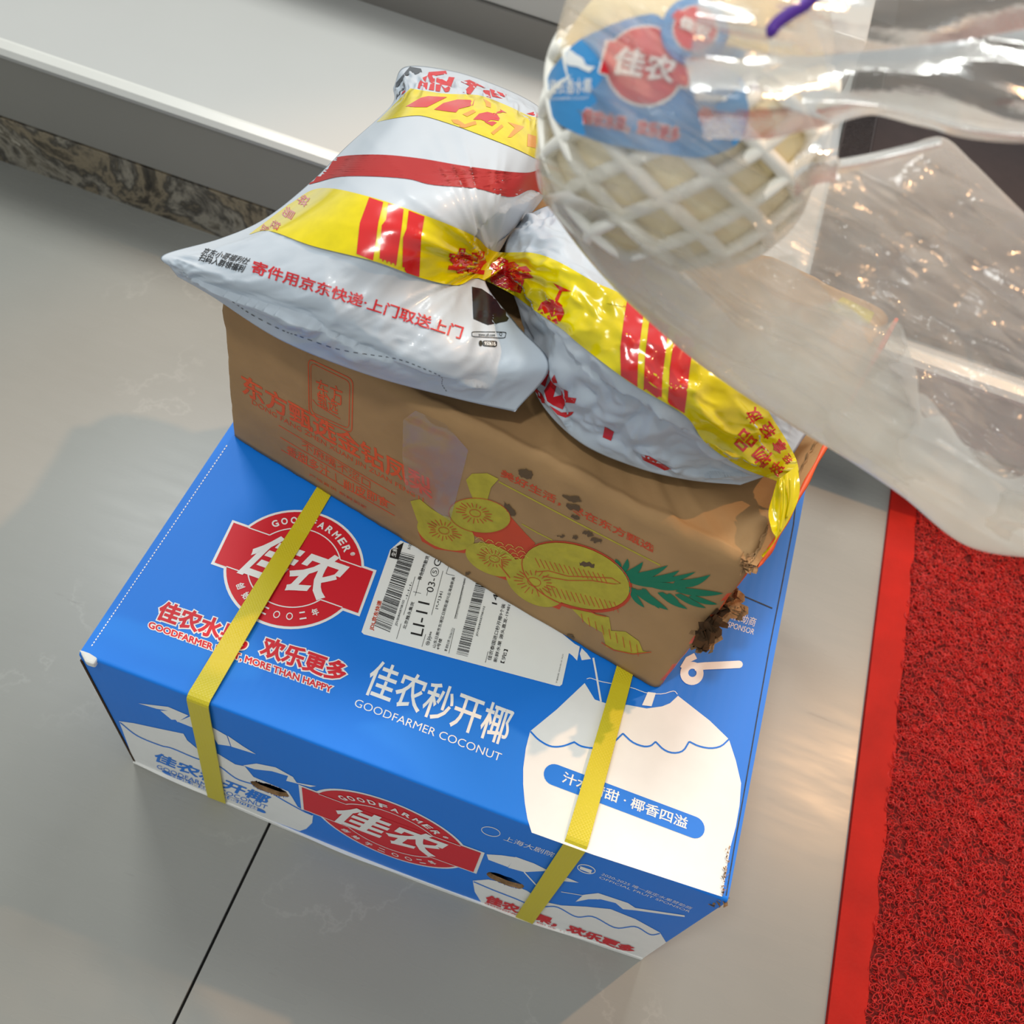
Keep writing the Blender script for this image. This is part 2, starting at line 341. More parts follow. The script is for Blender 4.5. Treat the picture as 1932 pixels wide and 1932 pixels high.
class Surf:                                       # prints laid on curved surfaces by casting onto them
    def __init__(s, objs, L=9):
        bm = bmesh.new()
        for o in objs:
            t = bmesh.new(); t.from_mesh(o.data); me = bpy.data.meshes.new('x'); t.to_mesh(me); bm.from_mesh(me); t.free(); bpy.data.meshes.remove(me)
        s.bvh = BVHTree.FromBMesh(bm); bm.free(); s.L = L; s.o = Vector(C)
    def cast(s, V, off):
        V = z3(V); D = rays(V[:, :2]); off = off + V[:, 2] * .001; P = np.zeros((len(V), 3)); ok = np.zeros(len(V), bool)
        for i, d in enumerate(D):
            h = s.bvh.ray_cast(s.o, Vector(d))
            if h[0] is not None:
                n = h[1] if h[1].dot(Vector(d)) < 0 else -h[1]
                P[i] = h[0] + n * float(off[i]) * .5 - Vector(d).normalized() * float(off[i]) * .5; ok[i] = True
        return P, ok
    def put(s, name, V, Fc, m, parent, layer=1, smooth=True, L=None, base=.0004, **k):
        V, Fc = refine(np.asarray(V), Fc, L or s.L); P, ok = s.cast(V, base + .00035 * (layer - 1))
        Fc = [f for f in Fc if all(ok[i] for i in f)]
        if not Fc: return None
        used = sorted({i for f in Fc for i in f}); mp = {u: j for j, u in enumerate(used)}
        return part(name, P[used], [tuple(mp[i] for i in f) for f in Fc], m, parent, smooth, **k)
    def text(s, t, p0, p1, p2, m, parent, layer=1, bold=0, name='lettering', p3=None, **k):
        V, Fc = fit_text(t, bold); p0, p1, p2 = map(np.array, (p0, p1, p2)); p3 = p1 + p2 - p0 if p3 is None else np.array(p3)
        u, v = V[:, :1], V[:, 1:2]; z_ = V[:, 2:]
        V = p0 * (1 - u) * (1 - v) + p1 * u * (1 - v) + p2 * (1 - u) * v + p3 * u * v; V = np.hstack([V, z_])
        return s.put(name, V, Fc, m, parent, layer, **k)
def crop(ox, oy, s): return lambda *P: [(ox + x * s, oy + y * s) for x, y in P] if len(P) > 1 else (ox + P[0][0] * s, oy + P[0][1] * s)
K1 = crop(100, 900, 700 / 1932); K2 = crop(640, 980, 700 / 1932); K3 = crop(500, 1300, 900 / 1932); K4 = crop(400, 550, 600 / 1932)
K5 = crop(760, 800, 700 / 1932); K6 = crop(300, 100, 800 / 1932); K7 = crop(850, 400, 750 / 1932); KC = crop(980, 0, 432 / 1932); KT = crop(640, 0, 432 / 1932)

# ================================================================== SETTING
fl = mesh_obj('floor', *box_geo(-1.3, 2.2, -1.2, .640, -.03, -.004), M['grout'], kind='structure')
TX = [-1.4745, -.6745, .1255, .9255, 1.7255]; TY = [-1.0, -.30, .606]
for i in range(4):
    for j in range(2):
        g = .0011
        t = part('tile', *box_geo(TX[i] + g, TX[i + 1] - g, TY[j] + g, TY[j + 1] - g, -.012, 0), M['tile'], fl); bevel(t, .0006)
RY = .604; ZG = .0665; ZT = .166
gr = mesh_obj('baseboard_step', *box_geo(-1.4, 2.2, RY, RY + .04, -.004, ZG), M['granite'], kind='structure'); bevel(gr, .001)
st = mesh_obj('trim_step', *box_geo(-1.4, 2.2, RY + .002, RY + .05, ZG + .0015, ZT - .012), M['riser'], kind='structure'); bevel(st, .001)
nose = [(RY - .001, ZT - .014), (RY - .003, ZT - .008), (RY + .001, ZT - .003), (RY + .010, ZT), (.905, ZT), (.905, ZT - .012), (RY + .05, ZT - .012)]
V = [(x, y, z) for x in (-1.4, 2.2) for y, z in nose]; n = len(nose)
tr = mesh_obj('floor_landing', V, [(i, (i + 1) % n, n + (i + 1) % n, n + i) for i in range(n)] + [tuple(range(n))[::-1], tuple(range(n, 2 * n))], M['tread'], kind='structure')
tr2 = mesh_obj('floor_landing', *box_geo(.40, 2.2, .905, 2.0, ZT - .012, ZT), M['tread'], kind='structure')
part('edge_polish', *join(([(x, y, z) for x in (-1.4, 2.2) for y, z in [(RY - .0034, ZT - .008), (RY + .0006, ZT - .0026), (RY + .0098, ZT + .0004), (RY + .013, ZT + .0004)]], [(0, 4, 5, 1), (1, 5, 6, 2), (2, 6, 7, 3)])), M['edge'], tr)
# second step behind
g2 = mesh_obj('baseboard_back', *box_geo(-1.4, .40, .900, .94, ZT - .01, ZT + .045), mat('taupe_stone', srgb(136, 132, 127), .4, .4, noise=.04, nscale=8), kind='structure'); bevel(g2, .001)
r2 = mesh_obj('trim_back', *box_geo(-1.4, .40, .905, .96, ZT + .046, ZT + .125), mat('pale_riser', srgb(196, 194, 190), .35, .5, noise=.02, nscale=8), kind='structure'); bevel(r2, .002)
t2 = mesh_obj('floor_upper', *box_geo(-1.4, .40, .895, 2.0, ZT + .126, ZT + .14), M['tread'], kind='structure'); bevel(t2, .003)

# ------------------------------------------------------------------ doormat on the landing
dm = thing('doormat', (.9, 1.2, ZT), label='dark brown ribbed doormat lying on the white stone step behind the plastic bag', category='doormat')
dmo = part('mat_field', *box_geo(.463, 1.5, .665, 1.8, ZT + .0005, ZT + .008), M['doormat'], dm); bevel(dmo, .001)
dv, df_ = join(box_geo(.425, .4625, .63, 1.8, ZT + .0005, ZT + .010), box_geo(.4625, 1.5, .63, .6645, ZT + .0005, ZT + .010))
dbo = part('mat_border', dv, df_, mat('dark_ribbed_border', srgb(38, 26, 28), .45, .5, noise=.2, nscale=300, bump=1, bscale=700), dm)
g = [box_geo(.427, .4605, .632 + k * .004, .6335 + k * .004, ZT + .010, ZT + .0108) for k in range(150)]
part('rib_texture', *join(*g), dbo.data.materials[0], dm, kind='stuff')

# ------------------------------------------------------------------ red coil mat
XM0, XM1 = .6045, .6375
rm = thing('coil_mat', (.9, .25, 0), label='red vinyl coil floor mat with a smooth flat border on the grey tiles', category='mat')
n = 160; ys = np.linspace(-.8, .603, n); wob = XM1 + (vnoise(ys * 30, ys * 0, 3) - .5) * .004 + (vnoise(ys * 90, ys * 0, 4) - .5) * .0025
Vb = []; 
for y, w in zip(ys, wob): Vb += [(XM0, y, .0002), (XM0 + .0005, y, .0042), (w - .002, y, .0052), (w, y, .0008)]
Fb = [(4 * i + k, 4 * i + k + 1, 4 * i + k + 5, 4 * i + k + 4) for i in range(n - 1) for k in range(3)]
part('mat_border', Vb, [f[::-1] for f in Fb], M['matred'], rm, smooth=False)
part('backing', *box_geo(XM1 - .004, 1.5, -.8, .603, .0002, .0022), M['matbase'], rm)
def coils(n, x0, x1, y0, y1, zbase, rmin, rmax, sr, seg=11):
    r = RNG; cx = r.uniform(x0, x1, n); cy = r.uniform(y0, y1, n); cz = zbase + r.uniform(0, .0042, n)
    ra = r.uniform(rmin, rmax, n); rb = ra * r.uniform(.55, 1.0, n); ph = r.uniform(0, 6.283, n); a0 = r.uniform(0, 6.283, n); sp = r.uniform(3.2, 6.0, n)
    tx = r.uniform(-.35, .35, n); ty = r.uniform(-.35, .35, n)
    T = a0[:, None] + sp[:, None] * np.linspace(0, 1, seg)[None]
    lx = ra[:, None] * np.cos(T); ly = rb[:, None] * np.sin(T); c, s = np.cos(ph)[:, None], np.sin(ph)[:, None]
    X = lx * c - ly * s; Y = lx * s + ly * c; P = np.stack([cx[:, None] + X, cy[:, None] + Y, cz[:, None] + tx[:, None] * X + ty[:, None] * Y], -1)
    dX = np.gradient(P, axis=1); dX /= np.linalg.norm(dX, axis=2)[..., None]
    up = np.array([0, 0, 1.]); a = np.cross(dX, up); a /= np.linalg.norm(a, axis=2)[..., None]; b = np.cross(a, dX)
    V = np.stack([P + (a * math.cos(t) + b * math.sin(t)) * sr for t in (math.pi / 2, math.pi * 7 / 6, math.pi * 11 / 6)], 2)   # n,seg,3,3
    V = V.reshape(-1, 3); base = (np.arange(n)[:, None, None] * seg + np.arange(seg - 1)[None, :, None]) * 3
    k = np.arange(3)[None, None]; k2 = (k + 1) % 3
    Q = np.stack([base + k, base + k2, base + 3 + k2, base + 3 + k], -1).reshape(-1, 4)
    return V, Q
def fast_mesh(name, V, Q, m, parent, **props):
    me = bpy.data.meshes.new(name); me.vertices.add(len(V)); me.vertices.foreach_set('co', V.astype(np.float32).ravel())
    me.loops.add(Q.size); me.loops.foreach_set('vertex_index', Q.astype(np.int32).ravel())
    me.polygons.add(len(Q)); me.polygons.foreach_set('loop_start', np.arange(0, Q.size, Q.shape[1], dtype=np.int32))
    me.polygons.foreach_set('use_smooth', np.ones(len(Q), bool)); me.update(calc_edges=True); me.materials.append(m)
    o = bpy.data.objects.new(name, me); COL.objects.link(o); o.parent = parent; o.matrix_parent_inverse = Matrix.Translation(-Vector(parent.location))
    for k, v in props.items(): o[k] = v
    return o
V1, Q1 = coils(26000, XM1 - .001, .98, -.19, .60, .0035, .0022, .0048, .00042)
fast_mesh('coil_strands', V1, Q1, M['coil'], rm, kind='stuff')

# ================================================================== BLUE COCONUT BOX
H = .21366; BW = .45; BD = .40; r0 = .0025
bb = thing('cardboard_box', (.225, .2, 0), label='large bright blue printed fruit carton standing on the floor at the bottom of the pile', category='box')
TOP = Plane('z', H, (0, 0, 1)); FR = Plane('y', 0, (0, -1, 0))
x0, x1 = .0, BW
prof = [(BD, H)] + [(r0 - r0 * math.sin(math.radians(a)), H - r0 + r0 * math.cos(math.radians(a))) for a in range(0, 91, 15)]
nx = 60; xs = np.linspace(x0, x1, nx); Vt = [(x, y, z) for y, z in prof for x in xs]
Ft = grid_faces(len(prof), nx, flip=False)
# front panel with two hand holes
def oval(p, q, ry, n=22):       # slot in the front plane given by its end pixels
    A = at_y([p, q], 0)[:, [0, 2]]; c = A.mean(0); d = A[1] - A[0]; L = np.linalg.norm(d) / 2; e = d / (2 * L); nn = np.array([-e[1], e[0]])
    t = np.linspace(0, 2 * math.pi, n, endpoint=False)
    return np.array([c + e * L * math.cos(a) + nn * ry * np.sign(math.sin(a)) * abs(math.sin(a)) ** .7 * (1 + .12 * random.uniform(-1, 1)) for a in t])
h1 = oval((478, 1473), (546, 1490), .0105); h2 = oval((921, 1640), (990, 1668), .0105)
outer = [(x, H - r0) for x in xs] + [(x1, 0.0), (x0, 0.0)]
Vf, Ff = poly_geo([outer, h1, h2]); nb = len(Vt)
Vf, Ff = refine(Vf, Ff, .018); Vt = Vt + [(x, float(bow(x, z)), z) for x, z, _ in Vf]; Ft = Ft + [tuple(i + nb for i in q) for q in Ff]
HOLES = [to_px([(x, float(bow(x, z)), z) for x, z in h]).tolist() for h in (h1, h2)]
body = part('front_and_top_panel', Vt, Ft, M['blue'], bb)
bm = bmesh.new(); bm.from_mesh(body.data); bmesh.ops.remove_doubles(bm, verts=bm.verts, dist=2e-5); bmesh.ops.recalc_face_normals(bm, faces=bm.faces)
if sum(f.normal.z * f.calc_area() for f in bm.faces) < 0: bmesh.ops.reverse_faces(bm, faces=bm.faces)
bm.to_mesh(body.data); bm.free()
body.data.materials.append(M['rawboard'])
so = body.modifiers.new('board', 'SOLIDIFY'); so.thickness = .0035; so.offset = -1; so.material_offset = 1; so.material_offset_rim = 1
t_ = .004
sidev, sidef = join(box_geo(.0008, .0048, .006, BD - .001, .001, H - .0045), box_geo(BW - .0048, BW - .0008, .006, BD - .001, .001, H - .0045),
                    box_geo(.001, BW - .001, BD - .005, BD - .001, .001, H - .0045), box_geo(.001, BW - .001, .004, BD - .005, .0005, .004))
part('side_panels', sidev, sidef, M['blue'], bb)
# raw board edges at the two front corners
part('board_edge', *box_geo(-.0012, .0006, -.0006, .0045, .003, H - .010), M['darkin'], bb)
cp = np.array([at_z((x, y), H)[0] for x, y in [(147, 1221), (168, 1228), (184, 1238), (176, 1251), (160, 1246)]])
def pad(poly, z0, z1): n = len(poly); return [(p[0], p[1], z0) for p in poly] + [(p[0], p[1], z1) for p in poly], [tuple(range(n))[::-1], tuple(range(n, 2 * n))] + [(i, (i + 1) % n, n + (i + 1) % n, n + i) for i in range(n)]
bevel(part('corner_tab', *pad(cp[:, :2] + [.001, -.001], H - .006, H + .0006), M['whiteboard'], bb, label='white bent cardboard corner'), .0015)
bl = at_y([(250, 1434), (262, 1437), (300, 1462), (420, 1512), (425, 1517), (300, 1472), (256, 1449)], -.001)
part('bottom_flap_edge', *stroke_geo([(0, 0), (1, 0)], 0)) if False else None
part('bottom_flap', *(lambda n=40: ([(x, y + float(bow(x, z)), z) for x in np.linspace(-.001, BW, n) for y, z in ((-.0016, .0004), (-.0018 - .001 * math.sin(x * 40), .0034), (.001, .004))], [(3 * i + k, 3 * i + 3 + k, 3 * i + 4 + k, 3 * i + 1 + k) for i in range(n - 1) for k in range(2)]))(), M['whiteboard'], bb, label='white bottom edge of the carton')
rag = []
for k in range(26):
    s = random.uniform(.001, .003); p = Vector((BW - random.uniform(-.001, .006), random.uniform(-.001, .006), H - .003 - random.uniform(0, .022)))
    a = Matrix.Rotation(random.uniform(0, 6), 3, Vector((random.random(), random.random(), 1)))
    rag.append(([tuple(p + a @ Vector(v) * s) for v in ((-1, -.6, 0), (1, -.3, .2), (.4, .9, 0), (-.6, .5, .5))], [(0, 1, 2, 3)]))
part('torn_corner', *join(*rag), M['rawboard'], bb, kind='stuff', label='torn brown corrugated corner')
# perforation and creases
def dash(plane, p, q, n, w, m, parent, name, duty=.55, layer=1):
    A, B = np.array(p, float), np.array(q, float); gs = []
    for i in range(n):
        a, b = i / n, (i + duty) / n; gs.append(stroke_geo([A + (B - A) * a, A + (B - A) * b], w))
    V, Fc = cat2(*gs); return plane.put(name, V, Fc, m, parent, layer)
dash(TOP, (173, 1219), (430, 838), 70, 2.0, M['white'], bb, 'perforation')
M['crease'] = mat('worn_crease', srgb(70, 76, 84), .8, .2, noise=.3, nscale=200)
V, Fc = cat2(stroke_geo([(1506, 905), (1497, 990), (1474, 1110), (1452, 1220), (1430, 1344), (1403, 1500), (1385, 1600), (1370, 1690)], 2.2), stroke_geo([(1389, 1119), (1422, 1133), (1457, 1148)], 2.4))
TOP.put('crease', V, Fc, M['crease'], bb, 1)
wn = []
for i in range(60):
    t = random.random(); p = np.array([1372, 1600]) + (np.array([1362, 1692]) - np.array([1372, 1600])) * t + np.random.RandomState(i).randn(2) * 2.2
    wn.append(poly_geo([p + np.random.RandomState(i + 99).randn(4, 2) * [1.6, 2.6]]))
V, Fc = cat2(*wn); TOP.put('scuff', V, Fc, M['rawboard'], bb, 6)
# ---- badge
def badge(pl, TL, TR, BL, parent, base):
    A = pl.px([TL, TR, BL]); ux = A[1] - A[0]; w = np.linalg.norm(ux); ux /= w; vy = A[0] - A[2]; h = np.linalg.norm(vy); vn = np.cross(pl.n, ux); vn /= np.linalg.norm(vn)
    if vn @ vy < 0: vn = -vn
    sh = (vy @ ux) / h
    cen = (A[1] + A[2]) / 2
    fr = lambda V: cen + np.outer(V[:, 0] * w, ux) + np.outer(V[:, 1] * w, vn)
    hh = h / w * .5 * abs(vy @ vn) / h; so_ = sh * hh
    Rr = .435; e = .018
    ban = lambda d: [(-.5 - so_ - d, -hh - d), (.5 - so_ + d, -hh - d), (.5 + so_ + d, hh + d), (-.5 + so_ - d, hh + d)]
    P = lambda nm, g, m, l: pl.local(nm, g[0], g[1], fr, m, parent, base + l)
    P('badge', poly_geo([arc(0, 0, Rr + e, Rr + e, 0, 360, 64)[:-1]]), M['white'], 0); P('badge', poly_geo([ban(e)]), M['white'], .3)
    for g_, l_ in ((poly_geo([arc(0, 0, Rr, Rr, 0, 360, 64)[:-1]]), 1), (poly_geo([ban(0)]), 1.6)):
        P('badge_field', g_, M['red'], l_)
    ri = .30; th = math.asin(min(1, hh / ri)); ga = []
    a0 = math.degrees(th); xo = math.sqrt(Rr ** 2 - hh ** 2); xi = ri * math.cos(th)
    for sg in (1, -1):
        ga.append(stroke_geo(arc(0, 0, ri, ri, sg * a0, 180 - a0 if sg > 0 else -(180 - a0), 30), .008))
        for s2 in (1, -1): ga.append(stroke_geo([(s2 * xi, sg * hh), (s2 * xo, sg * hh)], .008))
    P('badge_line', cat2(*ga), M['white'], 2.6)['kind'] = 'stuff'
    V, Fc = fit_text('佳农', .03); V = V.copy(); V[:, :2] = V[:, :2] * [.60, .34] - [.30, .17]; V[:, 0] += .30 * V[:, 1]
    P('lettering', (V, Fc), M['white'], 3)
    def around(s, rad, a0, a1, hgt, top):
        gs = []
        for ch, a in zip(s, np.radians(np.linspace(a0, a1, len(s)))):
            V, Fc = fit_text(ch, .03); V = (V[:, :2] - .5) * [hgt * .8, hgt]; r_ = a - math.pi / 2 if top else a + math.pi / 2
            c, s_ = math.cos(r_), math.sin(r_); V = np.stack([V[:, 0] * c - V[:, 1] * s_, V[:, 0] * s_ + V[:, 1] * c], 1) + [rad * math.cos(a), rad * math.sin(a)]; gs.append((V, Fc))
        return cat2(*gs)
    P('lettering', around('GOODFARMER', .365, 135, 45, .05, True), M['white'], 3)
    P('lettering', around('创始于二〇〇二年', .365, 225, 315, .05, False), M['white'], 3)
    ring = around('®', .39, 37, 37, .03, True); P('lettering', ring, M['white'], 3)
badge(TOP, (441, 987), (704, 1079), (405, 1062), bb, 1)
badge(FR, (570, 1484), (908, 1608), (574, 1526), bb, 1)
def outlined(pl, t, p0, p1, p2, parent, bold, bo, layer, **k):
    pl.text(t, p0, p1, p2, M['white'], parent, layer, bo, name='lettering_outline'); pl.text(t, p0, p1, p2, M['red'], parent, layer + 1.2, bold)
outlined(TOP, '佳农水果，欢乐更多', (293, 1168), (645, 1290), (310, 1134), bb, .035, .095, 1)
outlined(TOP, 'GOODFARMER FRUIT, MORE THAN HAPPY', (279, 1186), (624, 1309), (283, 1173), bb, .03, .13, 1)
TOP.text('佳农秒开椰', (684, 1308), (951, 1408), (710, 1244), M['white'], bb, 1, .012)
TOP.text('GOODFARMER COCONUT', (667, 1332), (943, 1437), (673, 1318), M['white'], bb, 1, -.004)
# coconut picture on the top panel
shape = [(1103, 1289), (1050, 1339), (1000, 1380), (992, 1412), (987, 1450), (987, 1480), (990, 1515), (995, 1545), (1003, 1571), (1120, 1613), (1362, 1692), (1378, 1598), (1388, 1560), (1395, 1520), (1398, 1478), (1388, 1435), (1375, 1395), (1339, 1360), (1279, 1313), (1264, 1327), (1249, 1333), (1220, 1337), (1183, 1330), (1154, 1331), (1122, 1320)]
V, Fc = poly_geo([shape]); TOP.put('coconut_picture', V, Fc, M['white'], bb, 1)
wave = catmull(K2((995, 1105), (1040, 1150), (1100, 1182), (1160, 1182), (1220, 1162)), 16).tolist() + catmull(K2((1222, 1160), (1260, 1182), (1320, 1192), (1380, 1188), (1430, 1160), (1475, 1117)), 16).tolist() + catmull(K2((1478, 1117), (1525, 1160), (1580, 1182), (1620, 1180), (1645, 1160)), 12).tolist() + catmull(K2((1648, 1160), (1690, 1200), (1740, 1217), (1790, 1205), (1820, 1160)), 12).tolist() + catmull([(1301, 1400), (1318, 1408), (1340, 1412), (1360, 1408), (1375, 1395)], 12).tolist()
V, Fc = cat2(stroke_geo(wave, 3.2)); TOP.put('picture_line', V, Fc, M['bluepr'], bb, 2)
A = TOP.px([(1046, 1462), (1309, 1561)]); u = A[1] - A[0]; Lp = np.linalg.norm(u); u /= Lp; nn = np.cross([0, 0, 1], u); rp = .0072
pl2 = np.vstack([arc(0, 0, rp, rp, 90, 270, 12), arc(Lp, 0, rp, rp, -90, 90, 12)])
V, Fc = poly_geo([pl2]); part('picture_band', A[0] + np.outer(V[:, 0], u) + np.outer(V[:, 1], nn) + [0, 0, .0005], Fc, M['bluepr'], bb)
TOP.text('汁水清甜 · 椰香四溢', (1059, 1476), (1294, 1565), (1065, 1456), M['white'], bb, 3, .015)
V, Fc = cat2(stroke_geo(K2((1322, 722), (1335, 790), (1362, 950)), 3.5), poly_geo([[(1222, 1306), (1237, 1308), (1229, 1333), (1211, 1331)]]),
             stroke_geo(catmull(K2((1288, 832), (1310, 828), (1360, 845), (1450, 862), (1530, 880), (1600, 905), (1680, 910), (1740, 895), (1760, 912)), 24), 1.4),
             poly_geo([K2((1187, 690), (1215, 712), (1238, 737), (1252, 664), (1230, 652))]), poly_geo([K2((1252, 700), (1262, 735), (1310, 728), (1290, 700), (1262, 672))]))
TOP.put('umbrella_and_straw_picture', V, Fc, M['white'], bb, 2)
V, Fc = cat2(poly_geo([arc(1305, 1271, 22, 22, 0, 360, 28)[:-1], arc(1306, 1270, 8, 8, 0, 360, 14)[:-1]]), stroke_geo([(1310, 1259), (1330, 1257), (1394, 1254)], 14), poly_geo([arc(1394, 1254, 7, 7, 0, 360, 14)[:-1]]), stroke_geo([(1288, 1262), (1298, 1245), (1312, 1238)], 12))
TOP.put('straw_picture', V, Fc, M['white'], bb, 2)
TOP.text('一指定水果供赞助商', (1300, 1144), (1423, 1183), (1306, 1128), M['white'], bb, 1, 0)
TOP.text('OFFICIAL FRUIT SPONSOR', (1290, 1158), (1421, 1198), (1294, 1148), M['white'], bb, 1, 0)
# ---- front panel pictures
bott = lambda xa, xb: [(x, 0.0015) for x in (xb, xa)]
def front_px(V): return V
left_shape = K1((345, 1270), (420, 1280), (560, 1310), (680, 1335), (700, 1370), (760, 1420), (860, 1440), (950, 1495), (1000, 1505), (1045, 1560), (1225, 1635), (1245, 1665), (1275, 1715), (1310, 1738), (1355, 1760), (1350, 1800), (1320, 1830), (1285, 1842), (900, 1698), (425, 1485))
V, Fc = poly_geo([left_shape]); FR.put('coconut_picture', V, Fc, M['white'], bb, 1, cut=HOLES)
V, Fc = cat2(stroke_geo(catmull(K1((350, 1275), (440, 1345), (560, 1395), (620, 1410), (740, 1460), (860, 1500), (960, 1570), (1080, 1610), (1200, 1680), (1300, 1735), (1352, 1758)), 50), 1.8)); FR.put('picture_line', V, Fc, M['bluepr'], bb, 2, cut=HOLES)
FR.text('佳农秒开椰', K1((527, 1472)), K1((1105, 1702)), K1((540, 1430)), M['bluepr'], bb, 2, .03)
FR.text('GOODFARMER COCONUT', K1((542, 1513)), K1((1112, 1728)), K1((542, 1494)), M['bluepr'], bb, 2, 0)
A = FR.px(K1((592, 1538), (1085, 1734))); u = A[1] - A[0]; Lp = np.linalg.norm(u); u /= Lp; nn = np.cross([0, -1, 0], u); rp = .0042
V, Fc = poly_geo([np.vstack([arc(0, 0, rp, rp, 90, 270, 10), arc(Lp, 0, rp, rp, -90, 90, 10)])]); V, Fc = refine(V, Fc, .006); part('picture_band', (lambda Q: np.stack([Q[:, 0], bow(Q[:, 0], Q[:, 2]) - .0006, Q[:, 2]], 1))(A[0] + np.outer(V[:, 0], u) + np.outer(V[:, 1], nn)), Fc, M['bluepr'], bb)
FR.text('汁水清甜 · 椰香四溢', K1((612, 1556)), K1((1064, 1736)), K1((614, 1538)), M['white'], bb, 3, .02)
um = [K1((445, 1177), (600, 1195), (705, 1240), (650, 1275), (600, 1215), (540, 1205)), K1((560, 1215), (600, 1215), (640, 1262), (618, 1262)), K1((650, 1272), (715, 1245), (800, 1330), (720, 1300)),
      K1((810, 1290), (905, 1345), (925, 1400), (860, 1390), (810, 1310)), K1((910, 1345), (990, 1400), (1058, 1442), (930, 1402)), K1((990, 1500), (1060, 1490), (1160, 1510), (1250, 1560), (1270, 1590), (1372, 1608), (1340, 1612), (1215, 1580), (1225, 1555), (1140, 1530), (1050, 1520))]
V, Fc = cat2(*[poly_geo([p]) for p in um]); FR.put('umbrella_picture', V, Fc, M['white'], bb, 1, cut=HOLES)
rs = K3((842, 775), (905, 770), (1000, 790), (1060, 815), (1130, 860), (1200, 875), (1300, 880), (1400, 890), (1500, 930), (1600, 985), (1625, 1025), (1545, 1080), (1510, 1108), (1300, 1030), (880, 868), (850, 820))
V, Fc = poly_geo([rs]); FR.put('coconut_picture', V, Fc, M['white'], bb, 1, cut=HOLES)
V, Fc = cat2(stroke_geo(catmull(K3((845, 778), (920, 810), (1010, 845), (1100, 880), (1180, 880), (1260, 920), (1330, 920), (1420, 965), (1500, 960), (1560, 992), (1600, 988)), 50), 1.8)); FR.put('picture_line', V, Fc, M['bluepr'], bb, 2, cut=HOLES)
um = [K3((898, 668), (960, 672), (1015, 680), (985, 720), (905, 690)), K3((1015, 678), (1090, 705), (1150, 735), (1050, 740), (985, 722)), K3((1160, 740), (1230, 765), (1272, 783), (1190, 775)),
      K3((1258, 860), (1290, 832), (1350, 825), (1410, 845), (1470, 865), (1500, 885), (1700, 915), (1700, 922), (1500, 895), (1450, 890), (1420, 865), (1360, 850), (1310, 850))]
V, Fc = cat2(*([poly_geo([p]) for p in um] + [stroke_geo(K3((1050, 740), (1110, 805)), 2.2), stroke_geo(K3((1200, 820), (1290, 835), (1350, 850)), 1.2)])); FR.put('umbrella_picture', V, Fc, M['white'], bb, 1, cut=HOLES)
outlined(FR, '佳农水果，欢乐更多', K3((892, 858)), K3((1480, 1066)), K3((905, 830)), bb, .05, .08, 2)
outlined(FR, 'GOODFARMER FRUIT, MORE THAN HAPPY', K3((890, 866)), K3((1462, 1075)), K3((891, 860)), bb, .01, .03, 2)
FR.text('上海大剧院', K3((965, 610)), K3((1165, 680)), K3((975, 592)), M['white'], bb, 1, .0)
FR.text('2020-2025 唯一指定水果赞助商', K3((1360, 752)), K3((1722, 892)), K3((1370, 742)), M['white'], bb, 1, -.003)
FR.text('OFFICIAL FRUIT SPONSOR', K3((1352, 764)), K3((1718, 904)), K3((1358, 757)), M['white'], bb, 1, -.003)
V, Fc = cat2(stroke_geo(arc(*K3((915, 576)), 18, 8, 0, 360, 30, 15), 1.3), stroke_geo(arc(*K3((1302, 728)), 17, 7.5, 0, 360, 30, 15), 1.6), poly_geo([K3((1278, 716), (1325, 732), (1320, 745), (1275, 728))])); FR.put('round_mark', V, Fc, M['white'], bb, 1, kind='stuff')
# ---- shipping label
lab = TOP.put('shipping_label', *poly_geo([K2((265, 160), (320, 112), (800, 300), (1232, 655), (1195, 700), (1160, 860), (1148, 870), (1130, 868), (128, 600), (116, 588), (125, 560))]), M['sticker'], bb, 2, label='white shipping label with barcodes')
def LT(t, a, b, h, m='black', bold=.01, lay=3): TOP.text(t, K2(a), K2(b), K2((a[0] + h[0], a[1] + h[1])), M[m], lab, lay, bold)
def bars(A, B, Cc, D, seed, n=60):
    r = np.random.RandomState(seed); t = 0; gs = []; A, B, Cc, D = map(lambda q: np.array(K2(q)), (A, B, Cc, D)); wd = r.choice([1, 1, 2, 3], 2 * n); wd = np.cumsum(wd) / wd.sum()
    for i in range(0, 2 * n - 1, 2):
        s, e = wd[i], wd[i + 1]; gs.append((np.array([A + (D - A) * s, B + (Cc - B) * s, B + (Cc - B) * e, A + (D - A) * e]), [(0, 1, 2, 3)]))
    V, Fc = cat2(*gs); TOP.put('barcode', V, Fc, M['black'], lab, 3)
bars((180, 560), (262, 595), (393, 192), (318, 172), 5); bars((608, 705), (668, 720), (765, 345), (710, 335), 6)
LT('JDVB58458708102', (303, 558), (344, 425), (-14, -4)); LT('-1-1-1-', (352, 418), (380, 330), (-10, -3), bold=.02)
LT('北京魏永集货', (346, 575), (392, 435), (-18, -5)); LT('LI-11', (431, 612), (471, 440), (-60, -14), bold=.0)
LT('青岛胶州散货', (426, 320), (470, 195), (-20, -5)); LT('03-⑤G', (490, 385), (535, 215), (-42, -10), bold=0)
LT('⑩孙**', (468, 660), (492, 590), (-22, -5)); LT('1*-*1341', (515, 470), (540, 380), (-16, -4)); LT('山东日照市东港区日照街道兴业海曲新典', (500, 672), (604, 305), (-17, -5))
LT('4号楼', (520, 682), (537, 625), (-17, -4)); LT('北京北京市大兴区礼贤镇北田各庄路南京东电商产业园2号门', (612, 520), (660, 310), (-11, -3), bold=0)
LT('寄 佳农公司 17613611711', (560, 690), (598, 570), (-14, -4)); LT('JDVB58458708102', (722, 612), (762, 456), (-12, -3))
